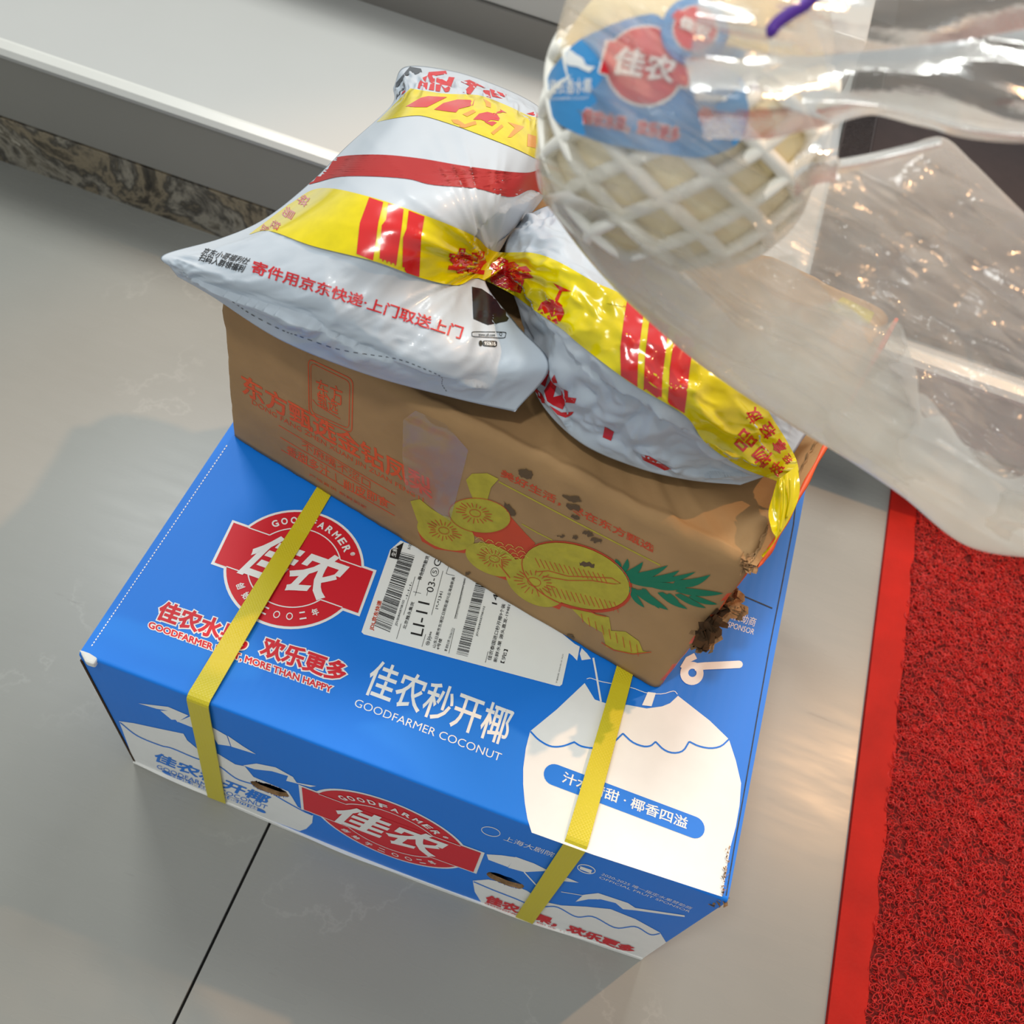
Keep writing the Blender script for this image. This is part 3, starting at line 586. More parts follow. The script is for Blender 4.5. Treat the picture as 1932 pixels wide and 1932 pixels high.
LT('14', (820, 447), (828, 395), (-26, -7)); LT('佳农泰国进口秒开椰9个装', (790, 737), (866, 445), (-20, -5)); LT('新鲜水果 源头直发-19481', (820, 747), (893, 450), (-19, -5)); LT('【完】', (858, 752), (878, 682), (-20, -5))
LT('下单时间: 2024-05-16 10:23', (1134, 857), (1168, 705), (-8, -2), bold=0); LT('JDL京东快递', (180, 582), (226, 430), (-26, -7), 'kraftred', .03); LT('5/20', (368, 160), (378, 125), (-12, -4))
V, Fc = poly_geo([K2((262, 200), (270, 160), (336, 122), (308, 212))]); TOP.put('black_tab', V, Fc, M['black'], lab, 3); LT('生鲜', (294, 200), (306, 150), (-24, -7), 'white', .01, 4)
gs = [stroke_geo(K2(a, b), .8) for a, b in (((298, 625), (322, 545)), ((335, 500), (395, 300)), ((395, 400), (440, 235)), ((430, 665), (450, 600)), ((480, 500), (540, 270)), ((570, 700), (600, 570)), ((600, 520), (655, 310)), ((760, 748), (775, 690)), ((455, 400), (462, 370)), ((385, 378), (425, 388)), ((556, 285), (572, 240)), ((556, 285), (600, 296)))]
V, Fc = cat2(*gs); TOP.put('ruled_line', V, Fc, M['black'], lab, 3, kind='stuff')
# ---- straps
def strap(pt, pb, pf, qt, qb, qf):
    # left/right edge pixel pairs on top back, top front edge, bottom front
    a = at_z([pt, qt], H); b = at_z([pb, qb], H); c = at_front([pf, qf])
    b[:, 1] = 0
    xl = [a[0, 0], b[0, 0], c[0, 0]]; xr = [a[1, 0], b[1, 0], c[1, 0]]
    e0 = a[:, 1].mean(); back = .398
    pth = []
    s0 = (a[:, 0] - b[:, 0]) / e0
    xb = b[:, 0] + s0 * back; h = .0022
    pth.append((xb, back + h, .01)); pth.append((xb, back + h, H - .004)); pth.append((xb, back - .003, H + .0012))
    for y in np.linspace(.36, .008, 14): pth.append((b[:, 0] + s0 * y, y, H + (.0009 if y > .14 else h + .0014 * math.sin(math.pi * y / .14))))
    for a_ in (0, 30, 60, 90): t = math.radians(a_); pth.append((b[:, 0], .0026 - .0048 * math.sin(t), H - .0026 + .0048 * math.cos(t)))
    for z in np.linspace(H - .02, .003, 8): k = 1 - z / H; X_ = b[:, 0] + (c[:, 0] - b[:, 0]) * k; pth.append((X_, -.0022 + float(bow(X_.mean(), z)), z))
    pth.append((c[:, 0], -.004, .0006))
    V, Fc = [], []
    for X, y, z in pth:
        V += [(X[0], y, z), (X[1], y, z)]
    n = len(pth); Fc = [(2 * i, 2 * i + 1, 2 * i + 3, 2 * i + 2) for i in range(n - 1)]
    o = part('strap', V, Fc, M['strap'], bb, smooth=False, label='yellow woven plastic strap'); m = o.modifiers.new('t', 'SOLIDIFY'); m.thickness = .0007; m.offset = 0
strap((595, 925), (356, 1310), (394, 1496), (622, 940), (392, 1335), (428, 1514))
strap((1161, 1263), (1071, 1567), (975, 1724), (1191, 1281), (1110, 1590), (1006, 1738))

# ================================================================== KRAFT PINEAPPLE BOX
kb = thing('cardboard_box', (.22, .28, H), label='brown kraft pineapple carton with crushed edges sitting on the blue carton', category='box')
KH = .150
bot = dict(fl=(.005, .2017), fr=(.374, .122), br=(.431, .386), bl=(.062, .4655)); top = dict(fl=(.0095, .2055), fr=(.3865, .1435), br=(.449, .4067), bl=(.0735, .467))
def side(a, b, n, r=.007):
    a, b = np.array(a), np.array(b); d = (b - a) / np.linalg.norm(b - a); return [a + d * r + (b - a - 2 * d * r) * t for t in np.linspace(0, 1, n)]
def ring(cn, r, nf=110, ns=30, bulge=0.0, notch=0.0):
    cs = [np.array(cn[k]) for k in ('fl', 'fr', 'br', 'bl')]; out = []
    for i in range(4):
        a, b = cs[i], cs[(i + 1) % 4]; n = nf if i % 2 == 0 else ns; d = (b - a) / np.linalg.norm(b - a); nr = np.array([d[1], -d[0]])
        for j, p in enumerate(side(a, b, n, r)):
            t = j / (n - 1); o = bulge * math.sin(math.pi * t)
            if i == 0: o += notch * (1.0 if t < .175 else 0) * .0012 - notch * .0015 * math.exp(-((t - .19) / .012) ** 2)
            out.append(p + nr * o)
        p0 = b - d * r; e = cs[(i + 2) % 4] - b; e = e / np.linalg.norm(e); p1 = b + e * r
        for t in (.33, .67): out.append((1 - t) ** 2 * p0 + 2 * t * (1 - t) * b + t * t * p1)
    return np.array(out)
levels = 34; V = []; nr_ = None
for k in range(levels):
    s = k / (levels - 1); z = H + .0018 + (KH - .0012) * s
    if s < .93: f = s; inset = 0
    else: f = s; inset = .0065 * (1 - math.sqrt(max(0, 1 - ((s - .93) / .07) ** 2)))
    cn = {q: tuple(np.array(bot[q]) * (1 - f) + np.array(top[q]) * f) for q in bot}
    cc = np.mean([cn[q] for q in cn], 0)
    cn = {q: tuple(np.array(cn[q]) + (cc - np.array(cn[q])) / np.linalg.norm(cc - np.array(cn[q])) * inset * 1.2) for q in cn}
    P = ring(cn, .007, bulge=.0035 * math.sin(math.pi * s) + .001 + .002 * s, notch=min(1, s * 1.6)); nr_ = len(P)
    ii = np.arange(nr_); a = np.hypot(0, 0)
    wr = (vnoise(ii * .21, np.full(nr_, k * .5), 21) - .5) * (.0006 + .0022 * max(0, s - .7) / .3) + (vnoise(ii * .6, np.full(nr_, k * .9), 22) - .5) * .0008
    d = P - cc; d /= np.linalg.norm(d, axis=1)[:, None]; P = P + d * wr[:, None]
    dz = (vnoise(ii * .3, ii * 0., 23) - .5) * .003 * max(0, s - .8) / .2
    V += [(p[0], p[1], z + e) for p, e in zip(P, dz)]
Fk = [(k * nr_ + i, k * nr_ + (i + 1) % nr_, (k + 1) * nr_ + (i + 1) % nr_, (k + 1) * nr_ + i) for k in range(levels - 1) for i in range(nr_)]
# top: rings shrinking inward, sagging slightly
b0 = (levels - 1) * nr_; top_ring = np.array(V[b0:b0 + nr_]); cc = top_ring.mean(0)
for q, sag in ((.985, .0002), (.962, .0026), (.94, .0034), (.86, .0040), (.7, .0046), (.4, .006), (.1, .007)):
    V += [tuple(cc + (p - cc) * q - np.array([0, 0, sag])) for p in top_ring]
nl = levels + 7
Fk += [(k * nr_ + i, k * nr_ + (i + 1) % nr_, (k + 1) * nr_ + (i + 1) % nr_, (k + 1) * nr_ + i) for k in range(levels - 1, nl - 1) for i in range(nr_)]
Fk += [tuple((nl - 1) * nr_ + i for i in range(nr_)), tuple(range(nr_))[::-1]]
kbody = part('carton_body', V, Fk, M['kraft'], kb, smooth=True)
kbody.data.materials.append(M['orangeface'])
for p in kbody.data.polygons:
    c = p.center; n = p.normal
    if n.x > .55 and abs(n.z) < .6 and c.z < H + KH * .97: p.material_index = 1
KB = Surf([kbody], L=7)
def KT_(t, p0, p1, p2, m='kraftpr', bold=.02, **k): return KB.text(t, p0, p1, p2, M[m], kb, 1, bold, base=.0003, **k)
KT_('东方甄选金钻凤梨', K4((190, 620)), K4((1338, 1262)), K4((178, 495)), 'kraftpr', .022)
KT_('DONG FANG ZHEN XUAN JIN ZUAN FENG LI', K4((243, 690)), K4((1285, 1288)), K4((243, 655)), 'kraftpr', .0)
KT_('不麻嘴不涩口', K4((545, 950)), K4((962, 1200)), K4((545, 900)), 'kraftpr', .0)
KT_('香甜多汁', K4((455, 985)), K4((715, 1130)), K4((455, 930)), 'kraftpr', .01); KT_('削皮即食', K4((800, 1195)), K4((1075, 1320)), K4((800, 1138)), 'kraftpr', .01)
KT_('产地直供 新鲜到家', K4((590, 1118)), K4((940, 1325)), K4((590, 1100)), 'kraftpr', -.002)
gs = [stroke_geo(K4(a, b), 1.3) for a, b in (((405, 812), (1112, 1232)), ((415, 885), (1112, 1300)), ((420, 960), (750, 1155)), ((755, 1160), (1110, 1362)), ((750, 1105), (755, 1160)))]
def rrect(P, r=.12, n=5):
    P = [np.array(p, float) for p in P]; out = []
    for i in range(4):
        a, b, c = P[i - 1], P[i], P[(i + 1) % 4]; p0 = b + (a - b) * r; p1 = b + (c - b) * r
        for t in np.linspace(0, 1, n): out.append((1 - t) ** 2 * p0 + 2 * t * (1 - t) * b + t * t * p1)
    return out
gs += [stroke_geo(rrect(K4((585, 405), (857, 535), (850, 862), (590, 745))), 1.8, True), stroke_geo(rrect(K4((600, 432), (838, 548), (832, 835), (603, 732))), 1.3, True), stroke_geo(K4((610, 655), (640, 690), (780, 775)), 1.2)]
V, Fc = cat2(*gs); KB.put('ruled_line', V, Fc, M['kraftpr'], kb, 1, base=.0003, kind='stuff')
KT_('东方', K4((640, 640)), K4((800, 700)), K4((630, 525)), 'kraftpr', .005); KT_('甄选', K4((645, 700)), K4((765, 748)), K4((640, 610)), 'kraftpr', .005)
KT_('美好生活，尽在东方甄选', K5((508, 272)), K5((1302, 670)), K5((516, 232)), 'kraftred', .015)
def KP(name, gs, m, lay=1, **k): V, Fc = cat2(*gs); return KB.put(name, V, Fc, M[m], kb, lay, base=.0003, **k)
def E5(cx, cy, rx, ry, rot, n=36): return np.array(K5(*[tuple(p) for p in arc(cx, cy, rx, ry, 0, 360, n, rot)[:-1]]))
KP('pineapple_picture', [poly_geo([K5((340, 560), (560, 480), (640, 570), (690, 620), (640, 720), (560, 690), (470, 640))]), poly_geo([K5((80, 560), (100, 610), (170, 650), (320, 672), (380, 640), (200, 560))]), poly_geo([K5((340, 680), (380, 740), (480, 790), (560, 820), (520, 740))]),
   poly_geo([K5((540, 800), (600, 870), (720, 930), (815, 965), (840, 930), (700, 860))]), poly_geo([E5(905, 795, 303, 168, 19)])], 'kraftred', 1)
KP('pineapple_picture', [poly_geo([E5(402, 475, 160, 88, 8)]), poly_geo([E5(225, 565, 155, 84, 18)]), poly_geo([K5((40, 400), (90, 390), (150, 440), (230, 490), (100, 540), (75, 500))]), poly_geo([K5((330, 290), (360, 258), (440, 255), (500, 285), (460, 330), (440, 400), (500, 440), (380, 420), (350, 350))])], 'kraftyel', 1.6)
KP('pineapple_picture', [poly_geo([E5(465, 705, 145, 75, 22)]), poly_geo([E5(690, 825, 170, 105, 32)]), poly_geo([E5(905, 790, 288, 155, 19)])], 'kraftyel', 2.2)
KP('pineapple_picture', [poly_geo([K5((880, 960), (1000, 985), (1075, 1005), (1085, 1075), (1160, 1080), (1230, 1130), (1250, 1180), (1290, 1190), (1180, 1195), (1060, 1160), (1040, 1085), (960, 1040))])], 'kraftyel', 1.6)
KP('yellow_line', [stroke_geo(K5((500, 300), (900, 510), (1340, 735)), 2.4), stroke_geo(K5((620, 520), (700, 565), (780, 605)), 2)], 'kraftyel', 1)
lines = []
for cx, cy, r_, k in ((378, 462, 30, 1), (215, 553, 28, 1), (478, 700, 28, 1), (685, 820, 36, 1)):
    lines.append(stroke_geo(E5(cx, cy, r_, r_ * .62, 15, 12), 1, True))
    for j in range(20):
        a = 2 * math.pi * j / 20 + .1; q = random.uniform(1.5, 1.8); e = random.uniform(2.5, 3.4); lines.append(stroke_geo(K5((cx + r_ * q * math.cos(a), cy + r_ * .6 * q * math.sin(a) + r_ * q * .2 * math.cos(a)), (cx + r_ * e * math.cos(a), cy + r_ * .6 * e * math.sin(a) + r_ * e * .2 * math.cos(a))), 1.2))
for j in range(15):
    x = 690 + j * 25; y = 690 + j * 6; lines.append(stroke_geo(K5((x, y + 5), (x + 26, y + 55)), 1.1)); lines.append(stroke_geo(K5((x + 60, y + 150), (x + 85, y + 205)), 1.1))
lines += [stroke_geo(K5((690, 768), (760, 762), (860, 790), (1000, 795), (1090, 800), (1135, 828), (1100, 830), (980, 812), (860, 812), (730, 790)), 1.2), stroke_geo(E5(905, 790, 295, 162, 19, 50), 1.6, True), stroke_geo(K5((515, 700), (520, 750), (560, 800)), 1.6), stroke_geo(K5((835, 935), (960, 965), (1010, 990), (1060, 1000)), 1.4), stroke_geo(K5((1035, 1135), (1100, 1175), (1200, 1195), (1295, 1185)), 1.4), stroke_geo(E5(402, 475, 162, 90, 8), 1, True)]
for j in range(9): lines.append(stroke_geo(K5((930 + j * 36, 985 + j * 20), (940 + j * 36, 1030 + j * 22)), 1))
KP('picture_line', lines, 'kraftred', 3.2)
dots = []
for j in range(6):
    for i in range(5):
        x = 400 + i * 52 + j * 12; y = 588 + j * 22 + i * 12
        if 0 < (x - 380) and y < 700 and x < 660: dots.append(stroke_geo(K5((x - 20, y + 12), (x - 6, y), (x + 12, y + 4), (x + 22, y + 16)), .9))
KP('picture_line', dots, 'kraftyel2', 3)
def leaf(a, b, w, bend): # pointed leaf polygon
    a, b = np.array(a, float), np.array(b, float); d = b - a; n = np.array([-d[1], d[0]]) / np.linalg.norm(d); t = np.linspace(0, 1, 9)[:, None]
    mid = a + d * t + n * bend * np.sin(t * math.pi * .9) ; ww = w * np.sin(np.clip(t * .85 + .15, 0, 1) * math.pi) ** .8
    up = mid + n * ww / 2; dn = (mid - n * ww / 2)[::-1]; return poly_geo([K5(*map(tuple, np.vstack([up, dn[1:-1]])))])
lv = [((1125, 765), (1105, 702), 40, 8), ((1140, 772), (1168, 700), 42, 10), ((1150, 785), (1248, 712), 50, 18), ((1160, 795), (1380, 728), 52, 22), ((1250, 812), (1440, 755), 48, 20), ((1330, 815), (1525, 765), 34, 12), ((1400, 825), (1602, 775), 56, 26), ((1170, 805), (1335, 850), 60, -6), ((1290, 835), (1480, 848), 54, 4), ((1420, 860), (1670, 878), 48, 8), ((1180, 840), (1262, 952), 40, 12), ((1225, 855), (1385, 965), 44, 8), ((1330, 870), (1485, 960), 40, 8), ((1250, 850), (1340, 960), 34, 6), ((1420, 880), (1580, 955), 40, 6), ((1490, 890), (1640, 935), 36, 8), ((1190, 850), (1310, 945), 30, 0), ((1380, 880), (1440, 925), 28, 4)]
KP('leaf_picture', [leaf(q[0], q[1], q[2] * .74, q[3]) for q in lv], 'green', 2)
st_ = []
for cx, cy, rx, ry, rot in ((640, 258, 40, 26, 20), (885, 385, 50, 18, 15), (890, 430, 40, 16, 10), (555, 440, 45, 14, 50), (820, 575, 22, 10, 10), (900, 590, 14, 10, 0), (1010, 605, 32, 12, 15), (900, 485, 24, 10, 20), (960, 565, 26, 8, 10), (960, 730, 40, 12, 10), (880, 1105, 22, 12, 30), (980, 575, 14, 6, 0), (340, 780, 14, 10, 0)):
    p = arc(cx, cy, rx, ry, 0, 360, 20, rot)[:-1]; p = p + np.random.RandomState(int(cx)).randn(19, 2) * 4; st_.append(poly_geo([K5(*map(tuple, p))]))
KP('grease_stain', st_, 'stain', 2.6, kind='stuff')
V, Fc = poly_geo([K4((1165, 775), (1240, 720), (1420, 800), (1560, 960), (1520, 1120), (1450, 1390), (1360, 1330), (1290, 1250), (1180, 1200), (1160, 1000))])
KB.put('clear_tape', V, Fc, M['cleartape'], kb, 4, L=8)
# end flap with ragged edge, orange rim, torn hole with its shade painted dark
def up(P, z): return at_z(P, z)
zt = H + KH
seam = catmull([(1413, 1063), (1425, 1048), (1440, 1010), (1470, 965), (1500, 905), (1535, 845), (1580, 770), (1650, 640)], 60)
rim = catmull([(1428, 1068), (1447, 1040), (1480, 980), (1520, 905), (1560, 830), (1600, 760), (1690, 600)], 60)
jit = np.random.RandomState(4).randn(60, 2) * 1.4; A = up(seam + jit, zt + .0015); Bq = up(rim, zt + .0008)
Vv = list(A) + list(Bq) + [p - np.array([0, 0, .004]) for p in A]; n = 60
o = part('end_flap', Vv, [(i, n + i, n + i + 1, i + 1) for i in range(n - 1)] + [(i, i + 1, 2 * n + i + 1, 2 * n + i) for i in range(n - 1)], M['kraft'], kb)
Vv, Fv = stroke_geo(seam + jit, 3.2); P = up(Vv, zt + .0022); part('raw_edge', P, Fv, M['rawboard'], kb)
part('printed_rim', *tube([tuple(p + [.001, 0, -.001]) for p in Bq], [(.0018 + .0004 * math.sin(i * .7)) * min(1, .15 + i / 8) for i in range(60)], 8), M['orangeface'], kb, smooth=True, label='orange printed edge')
part('flap_print', *(lambda P: (P, [(0, 1, 2, 3, 4, 5)]))(up([(1562, 640), (1600, 560), (1700, 560), (1760, 650), (1720, 720), (1620, 730)], zt + .004)), M['tapeorange'], kb) if False else None
KP('top_print', [poly_geo([[(1562, 640), (1598, 600), (1680, 640), (1640, 705), (1590, 700)]])], 'tapeorange', 1); KP('top_print', [poly_geo([[(1560, 585), (1590, 560), (1650, 590), (1640, 612), (1600, 600)]])], 'kraftyel', 1)
rg = []
def shard(px, z, s, seed):
    r = random.Random(seed); p = Vector(at_z(px, z)[0]); a = Matrix.Rotation(r.uniform(0, 6.28), 3, Vector((r.random(), r.random(), r.random()))); k = r.uniform(.6, 1.3) * s
    v = [(-1, -.7, 0), (0, -.9, .3), (1, -.4, 0), (.9, .5, .3), (.1, .9, 0), (-.8, .6, .4)]
    return [tuple(p + a @ Vector(q) * k) for q in v], [(0, 1, 4, 5), (1, 2, 3, 4)]
r = random.Random(5)
hole = [(1318, 1218), (1335, 1180), (1352, 1150), (1345, 1200), (1370, 1130), (1380, 1120), (1365, 1165), (1390, 1150)]
for i in range(60): px = random.choice(hole); rg.append(shard((px[0] + r.gauss(0, 7), px[1] + r.gauss(0, 9)), H + .085, .0042, i))
for i in range(26): rg.append(shard((1415 + r.gauss(0, 8), 1062 + r.gauss(0, 8)), zt - .001, .0026, 100 + i))
part('torn_edge', *join(*rg), M['rawboard'], kb, kind='stuff', label='torn ragged brown cardboard')
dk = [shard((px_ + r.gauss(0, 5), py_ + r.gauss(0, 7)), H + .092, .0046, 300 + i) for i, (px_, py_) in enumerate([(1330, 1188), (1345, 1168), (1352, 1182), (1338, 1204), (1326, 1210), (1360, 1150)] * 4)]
part('painted_hollow_shade', *join(*dk), M['darkin'], kb, kind='stuff')  # shards coloured dark to stand in for shade inside the tear
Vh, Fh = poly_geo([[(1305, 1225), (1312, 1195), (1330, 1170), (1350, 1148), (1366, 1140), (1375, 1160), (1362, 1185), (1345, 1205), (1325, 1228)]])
KB.put('painted_hole_shade', Vh, Fh, M['darkin'], kb, 3)  # flat dark patch, cavity shade painted on the uncut board

# ================================================================== MAILER BAGS
def pillow(name, N, nu, nv, zbot, parent, wr, mat_):
    G = net(N, nu, nv); uu, vv = np.meshgrid(np.linspace(0, 1, nu), np.linspace(0, 1, nv))
    P = np.zeros((nv, nu, 3)); X = G.reshape(-1, 3)
    d = rays(X[:, :2]); P = (C + d * ((X[:, 2] - C[2]) / d[:, 2])[:, None]).reshape(nv, nu, 3)
    m = np.clip(np.minimum.reduce([uu, 1 - uu, vv, 1 - vv]) / .10, 0, 1); m = m * m * (3 - 2 * m)
    h = wr(uu, vv, G)
    du = np.gradient(P, axis=1); dv = np.gradient(P, axis=0); nrm = np.cross(du, dv); nrm /= np.linalg.norm(nrm, axis=2)[..., None] + 1e-12
    nrm[nrm[..., 2] < 0] *= -1
    h = h - h.mean(); Pt = P + nrm * (h * m)[..., None]
    zb = np.minimum(P[..., 2] * (1 - m) + zbot * m, P[..., 2]); D3 = d.reshape(nv, nu, 3); B = C + D3 * ((zb - C[2]) / D3[..., 2])[..., None]
    V = np.vstack([Pt.reshape(-1, 3), B.reshape(-1, 3)]); n = nu * nv
    Fc = grid_faces(nv, nu) + grid_faces(nv, nu, n, True)
    edge = [(i) for i in range(nu)] + [i * nu + nu - 1 for i in range(1, nv)] + [(nv - 1) * nu + i for i in range(nu - 2, -1, -1)] + [i * nu for i in range(nv - 2, 0, -1)]
    Fc += [(edge[i], edge[(i + 1) % len(edge)], edge[(i + 1) % len(edge)] + n, edge[i] + n) for i in range(len(edge))]
    return part(name, V, Fc, mat_, parent, smooth=True)
def radial(G, cx, cy, k, amp, rad, seed=0):
    dx, dy = G[..., 0] - cx, G[..., 1] - cy; r_ = np.hypot(dx, dy); th = np.arctan2(dy, dx)
    f = ridged(th * k / 2, r_ * .006 + 3, seed) - .5
    return amp * f * np.exp(-r_ / rad) * np.clip(r_ / 30, 0, 1)
NA = [[(742, 165, .385), (765, 126, .388), (850, 133, .392), (930, 158, .392), (1000, 190, .388), (1045, 225, .385)],
      [(737, 200, .395), (780, 175, .425), (860, 183, .435), (940, 205, .435), (1000, 232, .425), (1050, 262, .39)],
      [(655, 275, .40), (722, 262, .447), (812, 272, .462), (900, 285, .462), (980, 308, .447), (1045, 330, .39)],
      [(588, 342, .40), (660, 338, .452), (760, 350, .470), (860, 365, .470), (950, 385, .450), (1022, 378, .385)],
      [(500, 412, .40), (585, 402, .445), (690, 420, .462), (800, 445, .462), (885, 462, .442), (948, 468, .400)],
      [(415, 450, .40), (505, 455, .432), (615, 490, .448), (730, 522, .448), (840, 530, .430), (915, 528, .405)],
      [(308, 481, .402), (415, 508, .418), (560, 565, .432), (700, 605, .432), (850, 622, .424), (975, 612, .400)],
      [(322, 505, .398), (392, 540, .405), (540, 606, .414), (692, 662, .414), (862, 706, .410), (1037, 690, .402)],
      [(335, 522, .392), (398, 558, .390), (530, 642, .387), (690, 706, .386), (860, 752, .384), (972, 777, .378)]]
def wrA(u, v, G):
    h = (vnoise(u * 5, v * 6, 1) - .5) * .005
    front = np.clip((v - .55) / .25, 0, 1)
    h += (ridged(u * 9 + v * 5, v * 4 - u * 3, 2) - .5) * .0050 * front + (ridged(u * 22 + v * 9, v * 9, 5) - .5) * .0020 * front + (ridged(u * 40 + v * 30, v * 26 - u * 12, 9) - .5) * .0007 * front
    h += -facets(u, v, 60, 8) * .02 * (front * .6 + .15) + radial(G, 925, 500, 15, .007, 110, 3) + radial(G, 310, 480, 9, .006, 90, 4)
    back = np.clip((.16 - v) / .1, 0, 1); h += (ridged(u * 26, v * 30, 6) - .5) * .006 * back
    return h
ba = thing('courier_bag', (.13, .32, .366), label='puffy pale grey courier bag with a red band, left of the two bags', category='bag', group='courier parcels on the kraft carton')
bagA = pillow('bag_body', NA, 150, 150, .3665, ba, wrA, M['bag'])
NB = [[(975, 415, .385), (1060, 385, .40), (1180, 430, .41), (1300, 520, .41), (1420, 650, .40), (1545, 800, .375)],
      [(962, 440, .40), (1050, 440, .44), (1170, 510, .45), (1290, 595, .45), (1400, 705, .44), (1520, 822, .380)],
      [(952, 478, .405), (1040, 515, .445), (1150, 595, .46), (1260, 690, .46), (1370, 780, .44), (1500, 852, .385)],
      [(960, 530, .395), (1030, 600, .425), (1120, 680, .445), (1230, 765, .445), (1340, 840, .42), (1475, 885, .382)],
      [(985, 600, .380), (1012, 680, .386), (1100, 770, .405), (1200, 830, .402), (1310, 875, .392), (1440, 900, .376)],
      [(1000, 640, .372), (1012, 745, .372), (1090, 832, .374), (1200, 882, .373), (1300, 906, .373), (1397, 915, .371)]]
def wrB(u, v, G):
    h = (vnoise(u * 6, v * 5, 31) - .5) * .006 + (ridged(u * 10 + v * 4, v * 8 - u * 3, 32) - .5) * .005 + (ridged(u * 24, v * 20 + u * 9, 33) - .5) * .0018
    h += -facets(u, v, 90, 38) * .035 + radial(G, 940, 490, 15, .006, 90, 34) + radial(G, 1480, 905, 11, .014, 110, 36)
    back = np.clip((.25 - v) / .2, 0, 1); h += (ridged(u * 30, v * 26, 37) - .5) * .005 * back
    return h
bbg = thing('courier_bag', (.29, .24, .366), label='crumpled grey courier bag under yellow tape, right bag on the kraft carton', category='bag', group='courier parcels on the kraft carton')
bagB = pillow('bag_body', NB, 150, 130, .366, bbg, wrB, M['bag'])
SA = Surf([bagA], 10); SB = Surf([bagB], 10); SAB = Surf([bagA, bagB], 10)
# ---- prints on bag A
def pa(name, loop, m, lay=1, parent=ba, S=SA): V, Fc = poly_geo([loop]); return S.put(name, V, Fc, M[m], parent, lay)
band_t = catmull([(592, 342), (610, 318), (636, 297), (710, 292), (790, 299), (880, 314), (985, 326), (1022, 318)], 40); band_b = catmull([(570, 352), (600, 344), (640, 334), (700, 333), (770, 338), (815, 349), (900, 356), (962, 372), (1000, 358), (1024, 368)], 40)
pa('red_band', np.vstack([band_t, band_b[::-1]]), 'bagred2')
t1 = dict(p0=K6((418, 1005)), p1=K6((1375, 1305)), p2=K6((430, 945)))
SA.text('寄件用京东快递·上门取送上门', (473, 514), (868, 640), (480, 491), M['bagred'], ba, 1, .02)
SA.text('京东小哥福利社', K6((190, 915)), K6((400, 965)), K6((215, 888)), M['bagblack'], ba, 1, .01); SA.text('扫码入群领福利', K6((178, 945)), K6((380, 1000)), K6((195, 915)), M['bagblack'], ba, 1, .02)
bl_ = KT((660, 745), (690, 640), (770, 605), (900, 600))
for lp in (KT((660, 745), (672, 700), (705, 655), (745, 640), (725, 690), (748, 700), (740, 755), (700, 760), (712, 725), (690, 722), (682, 750)), KT((755, 610), (900, 598), (910, 625), (810, 640), (800, 765), (755, 760), (772, 700), (745, 640)), KT((820, 660), (840, 655), (905, 690), (925, 650), (975, 655), (925, 775), (895, 780), (860, 720), (850, 775), (812, 770)),
           KT((1025, 690), (1100, 675), (1240, 745), (1160, 725), (1105, 800), (1045, 780), (1100, 725)), KT((1215, 760), (1270, 765), (1280, 830), (1215, 805)), KT((1270, 750), (1410, 800), (1400, 820), (1300, 790), (1380, 835), (1290, 815)), KT((1580, 960), (1640, 945), (1700, 968), (1690, 990)), KT((525, 800), (560, 775), (555, 760), (530, 780))):
    pa('red_character', lp, 'bagred')
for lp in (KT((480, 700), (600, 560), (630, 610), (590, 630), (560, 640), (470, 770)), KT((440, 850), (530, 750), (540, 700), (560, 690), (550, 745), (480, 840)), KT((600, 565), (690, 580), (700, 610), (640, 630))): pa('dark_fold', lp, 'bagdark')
pa('black_patch', K6((1425, 1065), (1470, 1075), (1520, 1110), (1575, 1150), (1602, 1195), (1585, 1222), (1500, 1240), (1432, 1212)), 'bagblack')
V, Fc = cat2(stroke_geo(rrect(K6((1425, 1270), (1582, 1272), (1575, 1300), (1425, 1292)), .18), 1.2, True)); SA.put('pill_outline', V, Fc, M['bagblack'], ba, 1, L=6)
SA.text('www.jdl.com', K6((1455, 1293)), K6((1530, 1296)), K6((1455, 1276)), M['bagblack'], ba, 1, .01); SA.text('Q', K6((1548, 1290)), K6((1562, 1291)), K6((1550, 1273)), M['bagblack'], ba, 1, 0)
V, Fc = poly_geo([rrect(K6((1474, 1310), (1540, 1312), (1538, 1340), (1474, 1336)), .25)]); SA.put('black_pill', V, Fc, M['bagblack'], ba, 1); SA.text('950616', K6((1482, 1333)), K6((1532, 1335)), K6((1482, 1316)), M['white'], ba, 2, .01)
V, Fc = poly_geo([arc(*K6((1465, 1323)), 3.6, 5.4, 0, 360, 14)[:-1]]); SA.put('black_pill', V, Fc, M['bagblack'], ba, 1)
ln = catmull(K6((335, 1132), (420, 1190), (560, 1262), (640, 1290), (800, 1345), (960, 1375), (1090, 1395), (1200, 1435), (1285, 1475), (1290, 1510), (1320, 1555)), 160)
V, Fc = cat2(*[stroke_geo(ln[i:i + 3], 1.1) for i in range(0, 156, 4)]); SA.put('dashed_line', V, Fc, M['bagblack'], ba, 1, L=6)
rd = []
for i in range(46):
    a = i * 2.4; q = 3 + 17 * math.sqrt(i / 46); p = np.array([442 + q * 1.25 * math.cos(a), 459 + q * .85 * math.sin(a)]); 
    rd.append(poly_geo([p + np.array([(-2.2, -.9), (1.8, -1.3), (2.2, 1), (-1.4, 1.2)]) * (.8 + .5 * (i % 3))]))
